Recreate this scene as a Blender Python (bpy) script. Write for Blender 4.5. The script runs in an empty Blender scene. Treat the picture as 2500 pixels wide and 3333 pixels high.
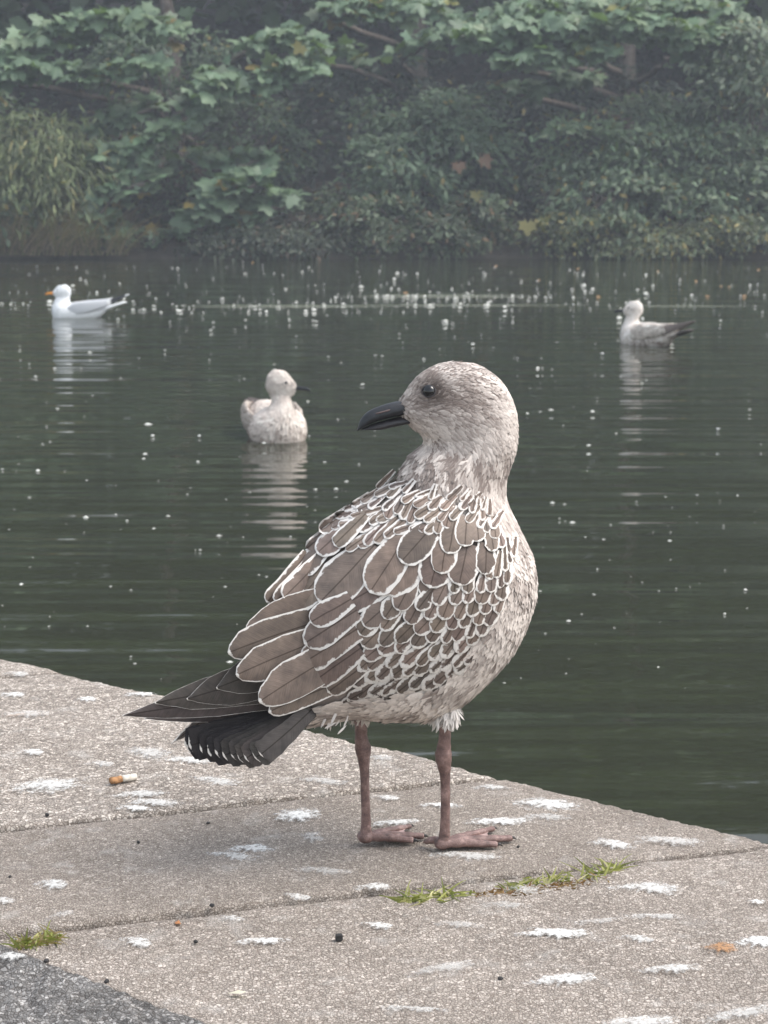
import bpy, math, random
import numpy as np
from mathutils import Vector, Matrix
from mathutils.bvhtree import BVHTree

random.seed(7)
RNG = np.random.default_rng(7)
SC = bpy.context.scene
COL = SC.collection

# ------------------------------------------------------------------ camera
F = 6000.0            # focal length in photo pixels (photo 2500 x 3333)
CZ = 0.58             # camera height above the quay paving
PITCH = math.atan(1096.5 / F)
WZ = -0.44            # water level
cam = bpy.data.cameras.new('camera')
cam.sensor_fit = 'HORIZONTAL'
cam.sensor_width = 36.0
cam.lens = 36.0 * F / 2500.0
cam.clip_start = 0.05
cam.clip_end = 500
cam.dof.use_dof = True
cam.dof.focus_distance = 1.56
cam.dof.aperture_fstop = 30
cam_o = bpy.data.objects.new('camera', cam)
COL.objects.link(cam_o)
cam_o.location = (0, 0, CZ)
cam_o.rotation_euler = (math.pi / 2 - PITCH, 0, 0)
SC.camera = cam_o

# ------------------------------------------------------------------ sky, sun, exposure
SUN_EL, SUN_AZ = math.radians(56), math.radians(90)   # azimuth from +Y (away) towards +X (right)
world = bpy.data.worlds.new('World')
SC.world = world
world.use_nodes = True
wn = world.node_tree.nodes
wl = world.node_tree.links
wn.clear()
sky = wn.new('ShaderNodeTexSky')
sky.sky_type = 'NISHITA'
sky.sun_disc = False
sky.sun_elevation = SUN_EL
sky.sun_rotation = SUN_AZ
sky.air_density = 1.6
sky.dust_density = 2.5
sky.ozone_density = 1.0
hs = wn.new('ShaderNodeHueSaturation')
hs.inputs['Saturation'].default_value = 0.45
bg = wn.new('ShaderNodeBackground')
bg.inputs['Strength'].default_value = 0.15
wo = wn.new('ShaderNodeOutputWorld')
wl.new(sky.outputs[0], hs.inputs['Color'])
wl.new(hs.outputs[0], bg.inputs['Color'])
wl.new(bg.outputs[0], wo.inputs['Surface'])

sun = bpy.data.lights.new('sun', 'SUN')
sun.energy = 1.3
sun.angle = math.radians(32)
sun.color = (1.0, 0.955, 0.9)
sun_o = bpy.data.objects.new('sun', sun)
COL.objects.link(sun_o)
sdir = Vector((math.sin(SUN_AZ) * math.cos(SUN_EL), math.cos(SUN_AZ) * math.cos(SUN_EL), math.sin(SUN_EL)))
sun_o.rotation_euler = sdir.to_track_quat('Z', 'Y').to_euler()
sun_o.location = sdir * 30

SC.view_settings.view_transform = 'Standard'
SC.view_settings.look = 'None'
SC.view_settings.gamma = 1.0
SC.view_settings.use_curve_mapping = False
SC.view_settings.exposure = 1.18
SC.render.engine = 'CYCLES'
SC.cycles.use_denoising = True
SC.cycles.max_bounces = 6
SC.cycles.diffuse_bounces = 3
SC.cycles.glossy_bounces = 3
SC.cycles.transmission_bounces = 3
SC.cycles.volume_bounces = 0
SC.cycles.transparent_max_bounces = 8
SC.cycles.sample_clamp_indirect = 4.0
SC.cycles.caustics_reflective = False
SC.cycles.caustics_refractive = False

# ------------------------------------------------------------------ helpers
CAM = np.array([0, 0, CZ])
FWD = np.array([0, math.cos(PITCH), -math.sin(PITCH)])
UP = np.array([0, math.sin(PITCH), math.cos(PITCH)])
RIGHT = np.array([1.0, 0, 0])


def ray(px, py):
    return FWD + RIGHT * ((px - 1250) / F) - UP * ((py - 1666.5) / F)


def ground(px, py, z=0.0):
    d = ray(px, py)
    return CAM + d * ((z - CZ) / d[2])


def at_y(px, py, Y):
    d = ray(px, py)
    return CAM + d * (Y / d[1])


def project(p):
    """world points (n,3) -> photo pixels"""
    q = np.asarray(p) - CAM
    dz = q @ FWD
    return 1250 + F * (q @ RIGHT) / dz, 1666.5 - F * (q @ UP) / dz


def _hash(ix, iy, iz, seed):
    h = (ix * 374761393 + iy * 668265263 + iz * 2147483647 + seed * 144665) & 0xFFFFFFFF
    h = ((h ^ (h >> 13)) * 1274126177) & 0xFFFFFFFF
    h = (h ^ (h >> 16)) & 0xFFFFFF
    return h / float(0xFFFFFF)


def vnoise(p, scale, seed=0):
    """value noise 0..1 at points (n,3)"""
    p = np.atleast_2d(np.asarray(p, float)) * scale
    i = np.floor(p).astype(np.int64)
    f = p - i
    f = f * f * (3 - 2 * f)
    r = np.zeros(len(p))
    for dx in (0, 1):
        for dy in (0, 1):
            for dz in (0, 1):
                w = (f[:, 0] if dx else 1 - f[:, 0]) * (f[:, 1] if dy else 1 - f[:, 1]) * (f[:, 2] if dz else 1 - f[:, 2])
                r += w * _hash(i[:, 0] + dx, i[:, 1] + dy, i[:, 2] + dz, seed)
    return r


def fbm(p, scale, seed=0, octs=3):
    r, a, t = 0, 1.0, 0
    for k in range(octs):
        r = r + a * vnoise(p, scale * 2 ** k, seed + k * 17)
        t += a
        a *= 0.5
    return r / t


def obj(name, mesh, mat=None, parent=None):
    o = bpy.data.objects.new(name, mesh)
    COL.objects.link(o)
    if mat is not None and len(mesh.materials) == 0:
        mesh.materials.append(mat)
    if parent is not None:
        o.parent = parent
    return o


def empty(name, loc=(0, 0, 0), rz=0.0):
    o = bpy.data.objects.new(name, None)
    COL.objects.link(o)
    o.location = loc
    o.rotation_euler = (0, 0, rz)
    o.empty_display_size = 0.05
    return o


def tag(o, label=None, cat=None, group=None, kind=None):
    if label:
        o['label'] = label
    if cat:
        o['category'] = cat
    if group:
        o['group'] = group
    if kind:
        o['kind'] = kind
    return o


def mesh_np(name, V, Fc, smooth=True, attrs=None, uv=None):
    """V (n,3); Fc list/array of faces; attrs {name: (type, array)} per point; uv (n,2) per point"""
    me = bpy.data.meshes.new(name)
    V = np.asarray(V, float)
    if isinstance(Fc, np.ndarray):
        k = Fc.shape[1]
        me.vertices.add(len(V))
        me.vertices.foreach_set('co', V.astype(np.float32).ravel())
        me.loops.add(Fc.size)
        me.loops.foreach_set('vertex_index', Fc.astype(np.int32).ravel())
        me.polygons.add(len(Fc))
        me.polygons.foreach_set('loop_start', np.arange(0, Fc.size, k, dtype=np.int32))
        me.update(calc_edges=True)
    else:
        me.from_pydata([tuple(v) for v in V], [], [tuple(int(i) for i in f) for f in Fc])
    if smooth:
        me.polygons.foreach_set('use_smooth', np.ones(len(me.polygons), bool))
    if attrs:
        for an, (typ, arr) in attrs.items():
            at = me.attributes.new(an, typ, 'POINT')
            arr = np.asarray(arr, np.float32)
            if typ == 'FLOAT_COLOR':
                if arr.shape[1] == 3:
                    arr = np.concatenate([arr, np.ones((len(arr), 1), np.float32)], 1)
                at.data.foreach_set('color', arr.ravel())
            elif typ == 'FLOAT':
                at.data.foreach_set('value', arr.ravel())
    if uv is not None:
        ul = me.uv_layers.new(name='UVMap')
        li = np.zeros(len(me.loops), np.int32)
        me.loops.foreach_get('vertex_index', li)
        ul.data.foreach_set('uv', np.asarray(uv, np.float32)[li].ravel())
    me.update()
    return me


def grid_faces(ni, nj, wrap=False):
    """faces of a grid of ni x nj vertices (index i*nj+j)"""
    i = np.arange(ni - 1)[:, None]
    j = np.arange(nj if wrap else nj - 1)[None, :]
    j2 = (j + 1) % nj
    a = i * nj + j
    b = i * nj + j2
    c = (i + 1) * nj + j2
    d = (i + 1) * nj + j
    return np.stack([a, b, c, d], -1).reshape(-1, 4)


def catmull(P, n):
    """resample rows of P (k,m) to n rows with a Catmull-Rom spline"""
    P = np.asarray(P, float)
    k = len(P)
    t = np.linspace(0, k - 1, n)
    i = np.clip(np.floor(t).astype(int), 0, k - 2)
    f = (t - i)[:, None]
    p0 = P[np.maximum(i - 1, 0)]
    p1 = P[i]
    p2 = P[i + 1]
    p3 = P[np.minimum(i + 2, k - 1)]
    return 0.5 * (2 * p1 + (p2 - p0) * f + (2 * p0 - 5 * p1 + 4 * p2 - p3) * f ** 2 + (3 * p1 - p0 - 3 * p2 + p3) * f ** 3)


def loft_rings(C, P, Q, K, ns, nr):
    """section centres C, in-plane half vectors P, depth half vectors Q, skew K -> grid (ns,nr,3)"""
    A = catmull(np.concatenate([C, P, Q, np.asarray(K, float)[:, None]], 1), ns)
    ph = np.linspace(0, 2 * math.pi, nr, endpoint=False)
    co, si = np.cos(ph), np.sin(ph)
    c, p, q, k = A[:, None, 0:3], A[:, None, 3:6], A[:, None, 6:9], A[:, None, 9:10]
    w = si[None, :, None] * (1 + k * co[None, :, None])
    return c + p * co[None, :, None] + q * w


def closed_loft(G):
    """grid (ns,nr,3) -> verts, faces with pole caps"""
    ns, nr, _ = G.shape
    V = np.concatenate([G.reshape(-1, 3), G[0].mean(0)[None], G[-1].mean(0)[None]])
    Fc = [tuple(f) for f in grid_faces(ns, nr, True)]
    for j in range(nr):
        Fc.append((ns * nr, (j + 1) % nr, j))
        Fc.append((ns * nr + 1, (ns - 1) * nr + j, (ns - 1) * nr + (j + 1) % nr))
    return V, Fc


def tube(path, rad, nr=8, squash=None):
    """tube along points with radii -> verts, faces (capped)"""
    path = np.asarray(path, float)
    n = len(path)
    T = np.gradient(path, axis=0)
    T /= np.linalg.norm(T, axis=1)[:, None] + 1e-12
    ref = np.array([0, 1.0, 0]) if abs(T[0][1]) < 0.9 else np.array([1.0, 0, 0])
    ph = np.linspace(0, 2 * math.pi, nr, endpoint=False)
    G = np.zeros((n, nr, 3))
    for i in range(n):
        u = ref - T[i] * (ref @ T[i])
        u /= np.linalg.norm(u)
        v = np.cross(T[i], u)
        ref = u
        r = rad[i] if np.ndim(rad[i]) else (rad[i], rad[i])
        G[i] = path[i] + np.cos(ph)[:, None] * u * r[0] + np.sin(ph)[:, None] * v * r[1]
    return closed_loft(G)


def join(parts):
    V, Fc, o = [], [], 0
    for v, f in parts:
        V.append(np.asarray(v, float))
        Fc += [tuple(int(i) + o for i in q) for q in f]
        o += len(v)
    return np.concatenate(V), Fc


# ------------------------------------------------------------------ materials
def new_mat(name):
    m = bpy.data.materials.new(name)
    m.use_nodes = True
    nt = m.node_tree
    b = nt.nodes['Principled BSDF']
    return m, nt, b


def nd(nt, typ, **kw):
    n = nt.nodes.new(typ)
    for k, v in kw.items():
        if k in n.inputs:
            n.inputs[k].default_value = v
        else:
            setattr(n, k, v)
    return n


def lk(nt, a, b):
    nt.links.new(a, b)


def ramp(nt, fac, stops):
    r = nt.nodes.new('ShaderNodeValToRGB')
    e = r.color_ramp.elements
    while len(e) > 1:
        e.remove(e[-1])
    e[0].position, e[0].color = stops[0][0], (*stops[0][1], 1)
    for p, c in stops[1:]:
        x = e.new(p)
        x.color = (*c, 1)
    lk(nt, fac, r.inputs[0])
    return r


def mixc(nt, fac, a, b, mode='MIX'):
    m = nt.nodes.new('ShaderNodeMix')
    m.data_type = 'RGBA'
    m.blend_type = mode
    for inp, v in ((m.inputs[0], fac), (m.inputs[6], a), (m.inputs[7], b)):
        if hasattr(v, 'node'):
            lk(nt, v, inp)
        elif isinstance(v, (int, float)):
            inp.default_value = v
        else:
            inp.default_value = (*v, 1) if len(v) == 3 else v
    return m.outputs[2]


def math_n(nt, op, a, b=0.0, clamp=False):
    m = nt.nodes.new('ShaderNodeMath')
    m.operation = op
    m.use_clamp = clamp
    for inp, v in ((m.inputs[0], a), (m.inputs[1], b)):
        if hasattr(v, 'node'):
            lk(nt, v, inp)
        else:
            inp.default_value = v
    return m.outputs[0]


def simple(name, col, rough=0.6, var=0.15, scale=60.0, spec=0.4, bump=0.0):
    m, nt, b = new_mat(name)
    tc = nd(nt, 'ShaderNodeTexCoord')
    nz = nd(nt, 'ShaderNodeTexNoise', Scale=scale, Detail=4.0)
    lk(nt, tc.outputs['Object'], nz.inputs['Vector'])
    c0 = tuple(x * (1 - var) for x in col)
    c1 = tuple(min(1, x * (1 + var)) for x in col)
    lk(nt, ramp(nt, nz.outputs[0], [(0.3, c0), (0.7, c1)]).outputs[0], b.inputs['Base Color'])
    b.inputs['Roughness'].default_value = rough
    b.inputs['Specular IOR Level'].default_value = spec
    if bump:
        bp = nd(nt, 'ShaderNodeBump', Strength=bump, Distance=0.002)
        lk(nt, nz.outputs[0], bp.inputs['Height'])
        lk(nt, bp.outputs[0], b.inputs['Normal'])
    return m


def mat_feather():
    """brown vane, pale fringe by the 'edge' attribute (1 = inner rim of the fringe), fine barbs"""
    m, nt, b = new_mat('feather')
    col = nd(nt, 'ShaderNodeAttribute', attribute_name='Col')
    edge = nd(nt, 'ShaderNodeAttribute', attribute_name='edge')
    uv = nd(nt, 'ShaderNodeUVMap')
    sep = nd(nt, 'ShaderNodeSeparateXYZ')
    lk(nt, uv.outputs[0], sep.inputs[0])
    # barbs: run outwards and towards the tip
    ab = math_n(nt, 'ABSOLUTE', sep.outputs[0])
    k = math_n(nt, 'SUBTRACT', math_n(nt, 'MULTIPLY', sep.outputs[1], 1.0), math_n(nt, 'MULTIPLY', ab, 0.9))
    cmb = nd(nt, 'ShaderNodeCombineXYZ')
    lk(nt, math_n(nt, 'MULTIPLY', k, 900.0), cmb.inputs[0])
    lk(nt, math_n(nt, 'MULTIPLY', sep.outputs[0], 90.0), cmb.inputs[1])
    barb = nd(nt, 'ShaderNodeTexNoise', Scale=1.0, Detail=3.0)
    lk(nt, cmb.outputs[0], barb.inputs['Vector'])
    geo = nd(nt, 'ShaderNodeTexCoord')
    big = nd(nt, 'ShaderNodeTexNoise', Scale=95.0, Detail=4.0)
    lk(nt, geo.outputs['Object'], big.inputs['Vector'])
    rag = nd(nt, 'ShaderNodeTexNoise', Scale=330.0, Detail=2.0)
    lk(nt, geo.outputs['Object'], rag.inputs['Vector'])
    e = math_n(nt, 'ADD', edge.outputs['Fac'], math_n(nt, 'MULTIPLY', math_n(nt, 'SUBTRACT', rag.outputs[0], 0.5), 1.1))
    e = math_n(nt, 'ADD', e, math_n(nt, 'MULTIPLY', math_n(nt, 'SUBTRACT', barb.outputs[0], 0.5), 0.7))
    wid = nd(nt, 'ShaderNodeTexNoise', Scale=140.0, Detail=3.0)
    lk(nt, geo.outputs['Object'], wid.inputs['Vector'])
    e = math_n(nt, 'ADD', e, math_n(nt, 'MULTIPLY', math_n(nt, 'SUBTRACT', wid.outputs[0], 0.45), 2.6))
    fac = nd(nt, 'ShaderNodeMapRange', interpolation_type='SMOOTHSTEP')
    lk(nt, e, fac.inputs[0])
    fac.inputs[1].default_value, fac.inputs[2].default_value = 0.8, 1.25
    v1 = mixc(nt, big.outputs[0], (0.45, 0.45, 0.46), (1.75, 1.62, 1.48))
    v2 = mixc(nt, barb.outputs[0], (0.6, 0.6, 0.6), (1.4, 1.4, 1.4))
    br = mixc(nt, 1.0, mixc(nt, 1.0, col.outputs['Color'], v1, 'MULTIPLY'), v2, 'MULTIPLY')
    shaft = nd(nt, 'ShaderNodeMapRange')
    lk(nt, ab, shaft.inputs[0])
    shaft.inputs[1].default_value, shaft.inputs[2].default_value = 0.0003, 0.0008
    br = mixc(nt, shaft.outputs[0], mixc(nt, 1.0, br, (0.45, 0.42, 0.4), 'MULTIPLY'), br)
    wh = mixc(nt, barb.outputs[0], (0.60, 0.555, 0.51), (0.84, 0.80, 0.76))
    pale = nd(nt, 'ShaderNodeAttribute', attribute_name='pale')
    wh2 = mixc(nt, pale.outputs['Fac'], wh, mixc(nt, 0.35, wh, col.outputs['Color']))
    lk(nt, mixc(nt, fac.outputs[0], wh2, br), b.inputs['Base Color'])
    b.inputs['Roughness'].default_value = 0.62
    b.inputs['Specular IOR Level'].default_value = 0.25
    bp = nd(nt, 'ShaderNodeBump', Strength=0.35, Distance=0.0006)
    lk(nt, barb.outputs[0], bp.inputs['Height'])
    lk(nt, bp.outputs[0], b.inputs['Normal'])
    return m


def mat_attr(name, rough=0.8, spec=0.15, noise=0.25, scale=300, trans=0.0):
    m, nt, b = new_mat(name)
    col = nd(nt, 'ShaderNodeAttribute', attribute_name='Col')
    tc = nd(nt, 'ShaderNodeTexCoord')
    nz = nd(nt, 'ShaderNodeTexNoise', Scale=float(scale), Detail=3.0)
    lk(nt, tc.outputs['Object'], nz.inputs['Vector'])
    v = mixc(nt, nz.outputs[0], (1 - noise,) * 3, (1 + noise,) * 3)
    c = mixc(nt, 1.0, col.outputs['Color'], v, 'MULTIPLY')
    lk(nt, c, b.inputs['Base Color'])
    b.inputs['Roughness'].default_value = rough
    b.inputs['Specular IOR Level'].default_value = spec
    if trans:
        out = nt.nodes['Material Output']
        tr = nd(nt, 'ShaderNodeBsdfTranslucent')
        lk(nt, mixc(nt, 1.0, c, (1.3, 1.5, 0.5), 'MULTIPLY'), tr.inputs[0])
        ms = nd(nt, 'ShaderNodeMixShader')
        ms.inputs[0].default_value = trans
        lk(nt, b.outputs[0], ms.inputs[1])
        lk(nt, tr.outputs[0], ms.inputs[2])
        lk(nt, ms.outputs[0], out.inputs[0])
    return m


M_FEATHER = mat_feather()
M_PLUME = mat_attr('plumage', 0.85, 0.1, 0.2, 500)
M_LEAF = mat_attr('leaf', 0.5, 0.35, 0.2, 30, trans=0.22)
M_BARK = simple('bark', (0.11, 0.09, 0.075), 0.9, 0.35, 14, 0.2, 0.6)
M_TWIG = simple('twig', (0.19, 0.145, 0.11), 0.9, 0.3, 30, 0.2)
M_SOIL = simple('soil', (0.05, 0.042, 0.034), 0.95, 0.4, 6, 0.1, 0.8)


def mat_water():
    m, nt, b = new_mat('water')
    b.inputs['Base Color'].default_value = (0.021, 0.023, 0.0135, 1)
    b.inputs['Roughness'].default_value = 0.035
    b.inputs['IOR'].default_value = 1.33
    tc = nd(nt, 'ShaderNodeTexCoord')
    def layer(sx, sy, rot, detail=2.0):
        mp = nd(nt, 'ShaderNodeMapping')
        mp.inputs['Scale'].default_value = (sx, sy, 1)
        mp.inputs['Rotation'].default_value = (0, 0, rot)
        lk(nt, tc.outputs['Object'], mp.inputs[0])
        n = nd(nt, 'ShaderNodeTexNoise', Scale=1.0, Detail=detail, Roughness=0.45)
        lk(nt, mp.outputs[0], n.inputs['Vector'])
        return n.outputs[0]
    # calm and ruffled areas
    mask = layer(0.35, 0.22, 0.4, 2.0)
    mk = nd(nt, 'ShaderNodeMapRange')
    lk(nt, mask, mk.inputs[0])
    mk.inputs[1].default_value, mk.inputs[2].default_value = 0.35, 0.65
    mk.inputs[3].default_value, mk.inputs[4].default_value = 0.45, 1.0
    h1 = layer(0.45, 5.6, 0.04, 1.2)
    h2 = layer(1.7, 17.0, -0.06, 1.5)
    h3 = layer(6.0, 44.0, 0.08, 1.0)
    h = math_n(nt, 'ADD', math_n(nt, 'MULTIPLY', h1, 0.028), math_n(nt, 'MULTIPLY', h2, 0.0017))
    h0 = layer(0.22, 1.5, 0.03, 1.0)
    h = math_n(nt, 'ADD', h, math_n(nt, 'MULTIPLY', h0, 0.026))
    h = math_n(nt, 'ADD', h, math_n(nt, 'MULTIPLY', h3, 0.00038))
    h = math_n(nt, 'MULTIPLY', h, mk.outputs[0])
    bp = nd(nt, 'ShaderNodeBump', Strength=1.0, Distance=1.0)
    lk(nt, h, bp.inputs['Height'])
    lk(nt, bp.outputs[0], b.inputs['Normal'])
    return m


def mat_concrete(name, tint, agg, cell, contrast):
    """worn exposed-aggregate concrete: pebbles of mixed colour in a darker matrix"""
    m, nt, b = new_mat(name)
    tc = nd(nt, 'ShaderNodeTexCoord')
    P = tc.outputs['Object']
    wob = nd(nt, 'ShaderNodeTexNoise', Scale=cell * 0.6, Detail=2.0)
    lk(nt, P, wob.inputs['Vector'])
    add = nd(nt, 'ShaderNodeVectorMath', operation='MULTIPLY_ADD')
    lk(nt, wob.outputs['Color'], add.inputs[0])
    add.inputs[1].default_value = (1.2 / cell,) * 3
    lk(nt, P, add.inputs[2])
    vo = nd(nt, 'ShaderNodeTexVoronoi', feature='F1', Scale=cell, Randomness=1.0)
    lk(nt, add.outputs[0], vo.inputs['Vector'])
    vd = nd(nt, 'ShaderNodeTexVoronoi', feature='DISTANCE_TO_EDGE', Scale=cell, Randomness=1.0)
    lk(nt, add.outputs[0], vd.inputs['Vector'])
    sep = nd(nt, 'ShaderNodeSeparateColor')
    lk(nt, vo.outputs['Color'], sep.inputs[0])
    peb = ramp(nt, sep.outputs[0], [(0.0, tuple(x * 0.5 for x in tint)), (0.3, tuple(x * 0.85 for x in tint)),
                                    (0.6, tint), (0.82, tuple(min(.8, x * 1.25) for x in agg)), (1.0, tuple(min(.85, x * 1.75) for x in agg))])
    big = nd(nt, 'ShaderNodeTexNoise', Scale=9.0, Detail=6.0, Roughness=0.6)
    lk(nt, P, big.inputs['Vector'])
    fine = nd(nt, 'ShaderNodeTexNoise', Scale=cell * 2.2, Detail=4.0, Roughness=0.7)
    lk(nt, P, fine.inputs['Vector'])
    c = mixc(nt, contrast, tint, peb.outputs[0])
    gap = nd(nt, 'ShaderNodeMapRange')
    lk(nt, vd.outputs[0], gap.inputs[0])
    gap.inputs[1].default_value, gap.inputs[2].default_value = 0.0, 0.16
    c = mixc(nt, math_n(nt, 'SUBTRACT', 1.0, gap.outputs[0]), c, mixc(nt, 1.0, c, (0.42, 0.38, 0.36), 'MULTIPLY'))
    c = mixc(nt, 1.0, c, mixc(nt, fine.outputs[0], (0.62, 0.605, 0.585), (1.36, 1.36, 1.36)), 'MULTIPLY')
    c = mixc(nt, 1.0, c, mixc(nt, big.outputs[0], (0.62, 0.6, 0.58), (1.32, 1.32, 1.32)), 'MULTIPLY')
    # pale scuffing: old washed-out lime and droppings
    sc = nd(nt, 'ShaderNodeTexNoise', Scale=26.0, Detail=6.0, Roughness=0.65)
    lk(nt, P, sc.inputs['Vector'])
    sm = nd(nt, 'ShaderNodeMapRange')
    lk(nt, sc.outputs[0], sm.inputs[0])
    sm.inputs[1].default_value, sm.inputs[2].default_value = 0.56, 0.78
    sm.inputs[4].default_value = 0.4
    c = mixc(nt, sm.outputs[0], c, (0.62, 0.6, 0.57))
    lk(nt, c, b.inputs['Base Color'])
    b.inputs['Roughness'].default_value = 0.85
    b.inputs['Specular IOR Level'].default_value = 0.3
    hgt = math_n(nt, 'ADD', math_n(nt, 'MULTIPLY', gap.outputs[0], 0.6), math_n(nt, 'MULTIPLY', fine.outputs[0], 0.8))
    bp = nd(nt, 'ShaderNodeBump', Strength=0.9, Distance=0.0012)
    lk(nt, hgt, bp.inputs['Height'])
    lk(nt, bp.outputs[0], b.inputs['Normal'])
    return m


def mat_splat(name, col, col2):
    """thin dried film: breaks up towards its rim (attribute r: 0 centre .. 1 rim)"""
    m, nt, b = new_mat(name)
    tc = nd(nt, 'ShaderNodeTexCoord')
    n1 = nd(nt, 'ShaderNodeTexNoise', Scale=150.0, Detail=5.0, Roughness=0.7)
    n2 = nd(nt, 'ShaderNodeTexNoise', Scale=420.0, Detail=2.0)
    lk(nt, tc.outputs['Object'], n1.inputs['Vector'])
    lk(nt, tc.outputs['Object'], n2.inputs['Vector'])
    r = nd(nt, 'ShaderNodeAttribute', attribute_name='r')
    s = nd(nt, 'ShaderNodeAttribute', attribute_name='strength')
    a = math_n(nt, 'SUBTRACT', 1.0, r.outputs['Fac'])
    a = math_n(nt, 'MULTIPLY', a, 1.5)
    a = math_n(nt, 'ADD', a, math_n(nt, 'MULTIPLY', math_n(nt, 'SUBTRACT', n1.outputs[0], 0.56), 3.6))
    a = math_n(nt, 'ADD', a, math_n(nt, 'MULTIPLY', math_n(nt, 'SUBTRACT', n2.outputs[0], 0.5), 1.6), True)
    a = math_n(nt, 'MULTIPLY', a, s.outputs['Fac'], True)
    lk(nt, mixc(nt, n2.outputs[0], col, col2), b.inputs['Base Color'])
    b.inputs['Roughness'].default_value = 0.9
    lk(nt, a, b.inputs['Alpha'])
    return m


# ------------------------------------------------------------------ water, quay
water = obj('water', mesh_np('water', [(-45, 1.0, 0), (45, 1.0, 0), (45, 25.5, 0), (-45, 25.5, 0)], [(0, 1, 2, 3)]), mat_water())
water.location.z = WZ
tag(water, kind='structure')

M_CONC = [mat_concrete('concrete_coarse', (0.375, 0.334, 0.296), (0.435, 0.397, 0.358), 300, 0.75),
          mat_concrete('concrete_worn', (0.342, 0.301, 0.264), (0.382, 0.343, 0.307), 430, 0.5),
          mat_concrete('concrete_fine', (0.366, 0.324, 0.286), (0.416, 0.376, 0.341), 380, 0.55)]
E0, E1 = ground(0, 2124)[:2], ground(2500, 2718)[:2]
ED = (E1 - E0) / np.linalg.norm(E1 - E0)
EN = np.array([ED[1], -ED[0]])
if EN[1] > 0:
    EN = -EN                                  # inland, towards the camera
I0, I1 = ground(0, 3040)[:2], ground(600, 3333)[:2]
CW = float(((I0 - E0) @ EN + (I1 - E0) @ EN) / 2)   # width of the coping slabs


def joint(pa, pb):
    """joint line through two photo pixels -> (s at the water edge, s at the inner edge) along ED"""
    a, b2 = ground(*pa)[:2] - E0, ground(*pb)[:2] - E0
    sa, na, sb, nb = a @ ED, a @ EN, b2 @ ED, b2 @ EN
    k = (sb - sa) / (nb - na)
    return (sa - na * k, sa + (CW - na) * k)


J1 = joint((0, 2697), (964, 2595))
J2 = joint((196, 3006), (2004, 2803))
STEP = (J2[0] - J1[0])
JS = [(J1[0] + k * STEP, J1[1] + k * STEP) for k in (-8, -6, -4, -2.1)] + [J1, J2] + [(J2[0] + k * STEP, J2[1] + k * STEP) for k in (2.1, 4, 6)]

quay = empty('pavement', (float(E0[0]), float(E0[1]), 0))
tag(quay, kind='structure')


def slab(k, ja, jb, res, dz, tilt, mat):
    g = 0.0032
    n_s = max(8, int((jb[0] - ja[0]) / res))
    n_n = max(8, int(CW / res))
    u = np.linspace(0, 1, n_s + 1)[:, None]
    v = np.linspace(0, 1, n_n + 1)[None, :]
    gv = g * (0.35 + 0.65 * v)
    sa = (ja[0] + (ja[1] - ja[0]) * v) + gv
    sb = (jb[0] + (jb[1] - jb[0]) * v) - gv
    s = sa + (sb - sa) * u
    n = v * (CW - g) + 0 * u
    flat = np.stack([s, n, np.zeros_like(s)], -1).reshape(-1, 3)
    # rims: ragged and slightly rounded
    d_edge = n
    d_joint = np.minimum(s - sa, sb - s)
    lumps = (fbm(flat, 210, 3 + k, 2).reshape(s.shape) - 0.5)
    rag = (fbm(flat * [1, 0, 0], 26, 50 + k, 4).reshape(s.shape) - 0.35) * 0.022 + (fbm(flat * [1, 0, 0], 230, 80 + k, 2).reshape(s.shape) - 0.5) * 0.008
    n = n + np.clip(rag, -0.004, 0.03) * np.exp(-d_edge / 0.02)
    jr = (fbm(flat * [0, 1, 0], 60, 90 + k, 3).reshape(s.shape) - 0.4) * 0.010
    s = s + np.clip(jr, 0, 1) * (np.exp(-(s - sa) / 0.006) - np.exp(-(sb - s) / 0.006))
    z = lumps * 0.0016 + (fbm(flat, 14, 9 + k, 3).reshape(s.shape) - 0.5) * 0.004
    z = z - 0.010 * np.exp(-np.maximum(d_edge, 0) / 0.006) - (0.0015 + 0.0025 * v) * np.exp(-np.maximum(d_joint, 0) / 0.004)
    z = z + dz + tilt * (v - 0.5)
    W = np.stack([s * ED[0] + n * EN[0], s * ED[1] + n * EN[1], z], -1)
    ni, nj = s.shape
    V = W.reshape(-1, 3)
    Fc = grid_faces(ni, nj)
    # skirt
    loop = [i * nj for i in range(ni)] + [(ni - 1) * nj + j for j in range(1, nj)] + [i * nj + nj - 1 for i in range(ni - 2, -1, -1)] + [j for j in range(nj - 2, 0, -1)]
    low = V[loop].copy()
    low[:, 2] = -0.13
    o = len(V)
    L = len(loop)
    sk = np.array([(loop[q], loop[(q + 1) % L], o + (q + 1) % L, o + q) for q in range(L)])
    me = mesh_np('slab', np.concatenate([V, low]), np.concatenate([Fc, sk]))
    return obj('slab', me, mat, quay)


SLAB_DZ = {4: -0.0016, 5: -0.0034, 6: -0.0034, 7: -0.0034}
SLAB_TILT = {5: -0.0034, 6: -0.0034, 7: -0.0034}      # settled towards the tarmac


def pave_z(p):
    """height of the slab under a point"""
    q = np.asarray(p)[:2] - E0
    a, n_ = q @ ED, q @ EN
    if n_ > CW:
        return -0.001
    for k in range(len(JS) - 1):
        f = n_ / CW
        if JS[k][0] + (JS[k][1] - JS[k][0]) * f <= a < JS[k + 1][0] + (JS[k + 1][1] - JS[k + 1][0]) * f:
            return SLAB_DZ.get(k, 0.0) + SLAB_TILT.get(k, 0.0) * (f - 0.5)
    return 0.0


for k in range(len(JS) - 1):
    near = k in (3, 4, 5)
    mt = M_CONC[0] if k <= 3 else (M_CONC[1] if k == 4 else M_CONC[2])
    slab(k, JS[k], JS[k + 1], 0.0032 if near else 0.012, SLAB_DZ.get(k, 0.0), SLAB_TILT.get(k, 0.0), mt)


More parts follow.
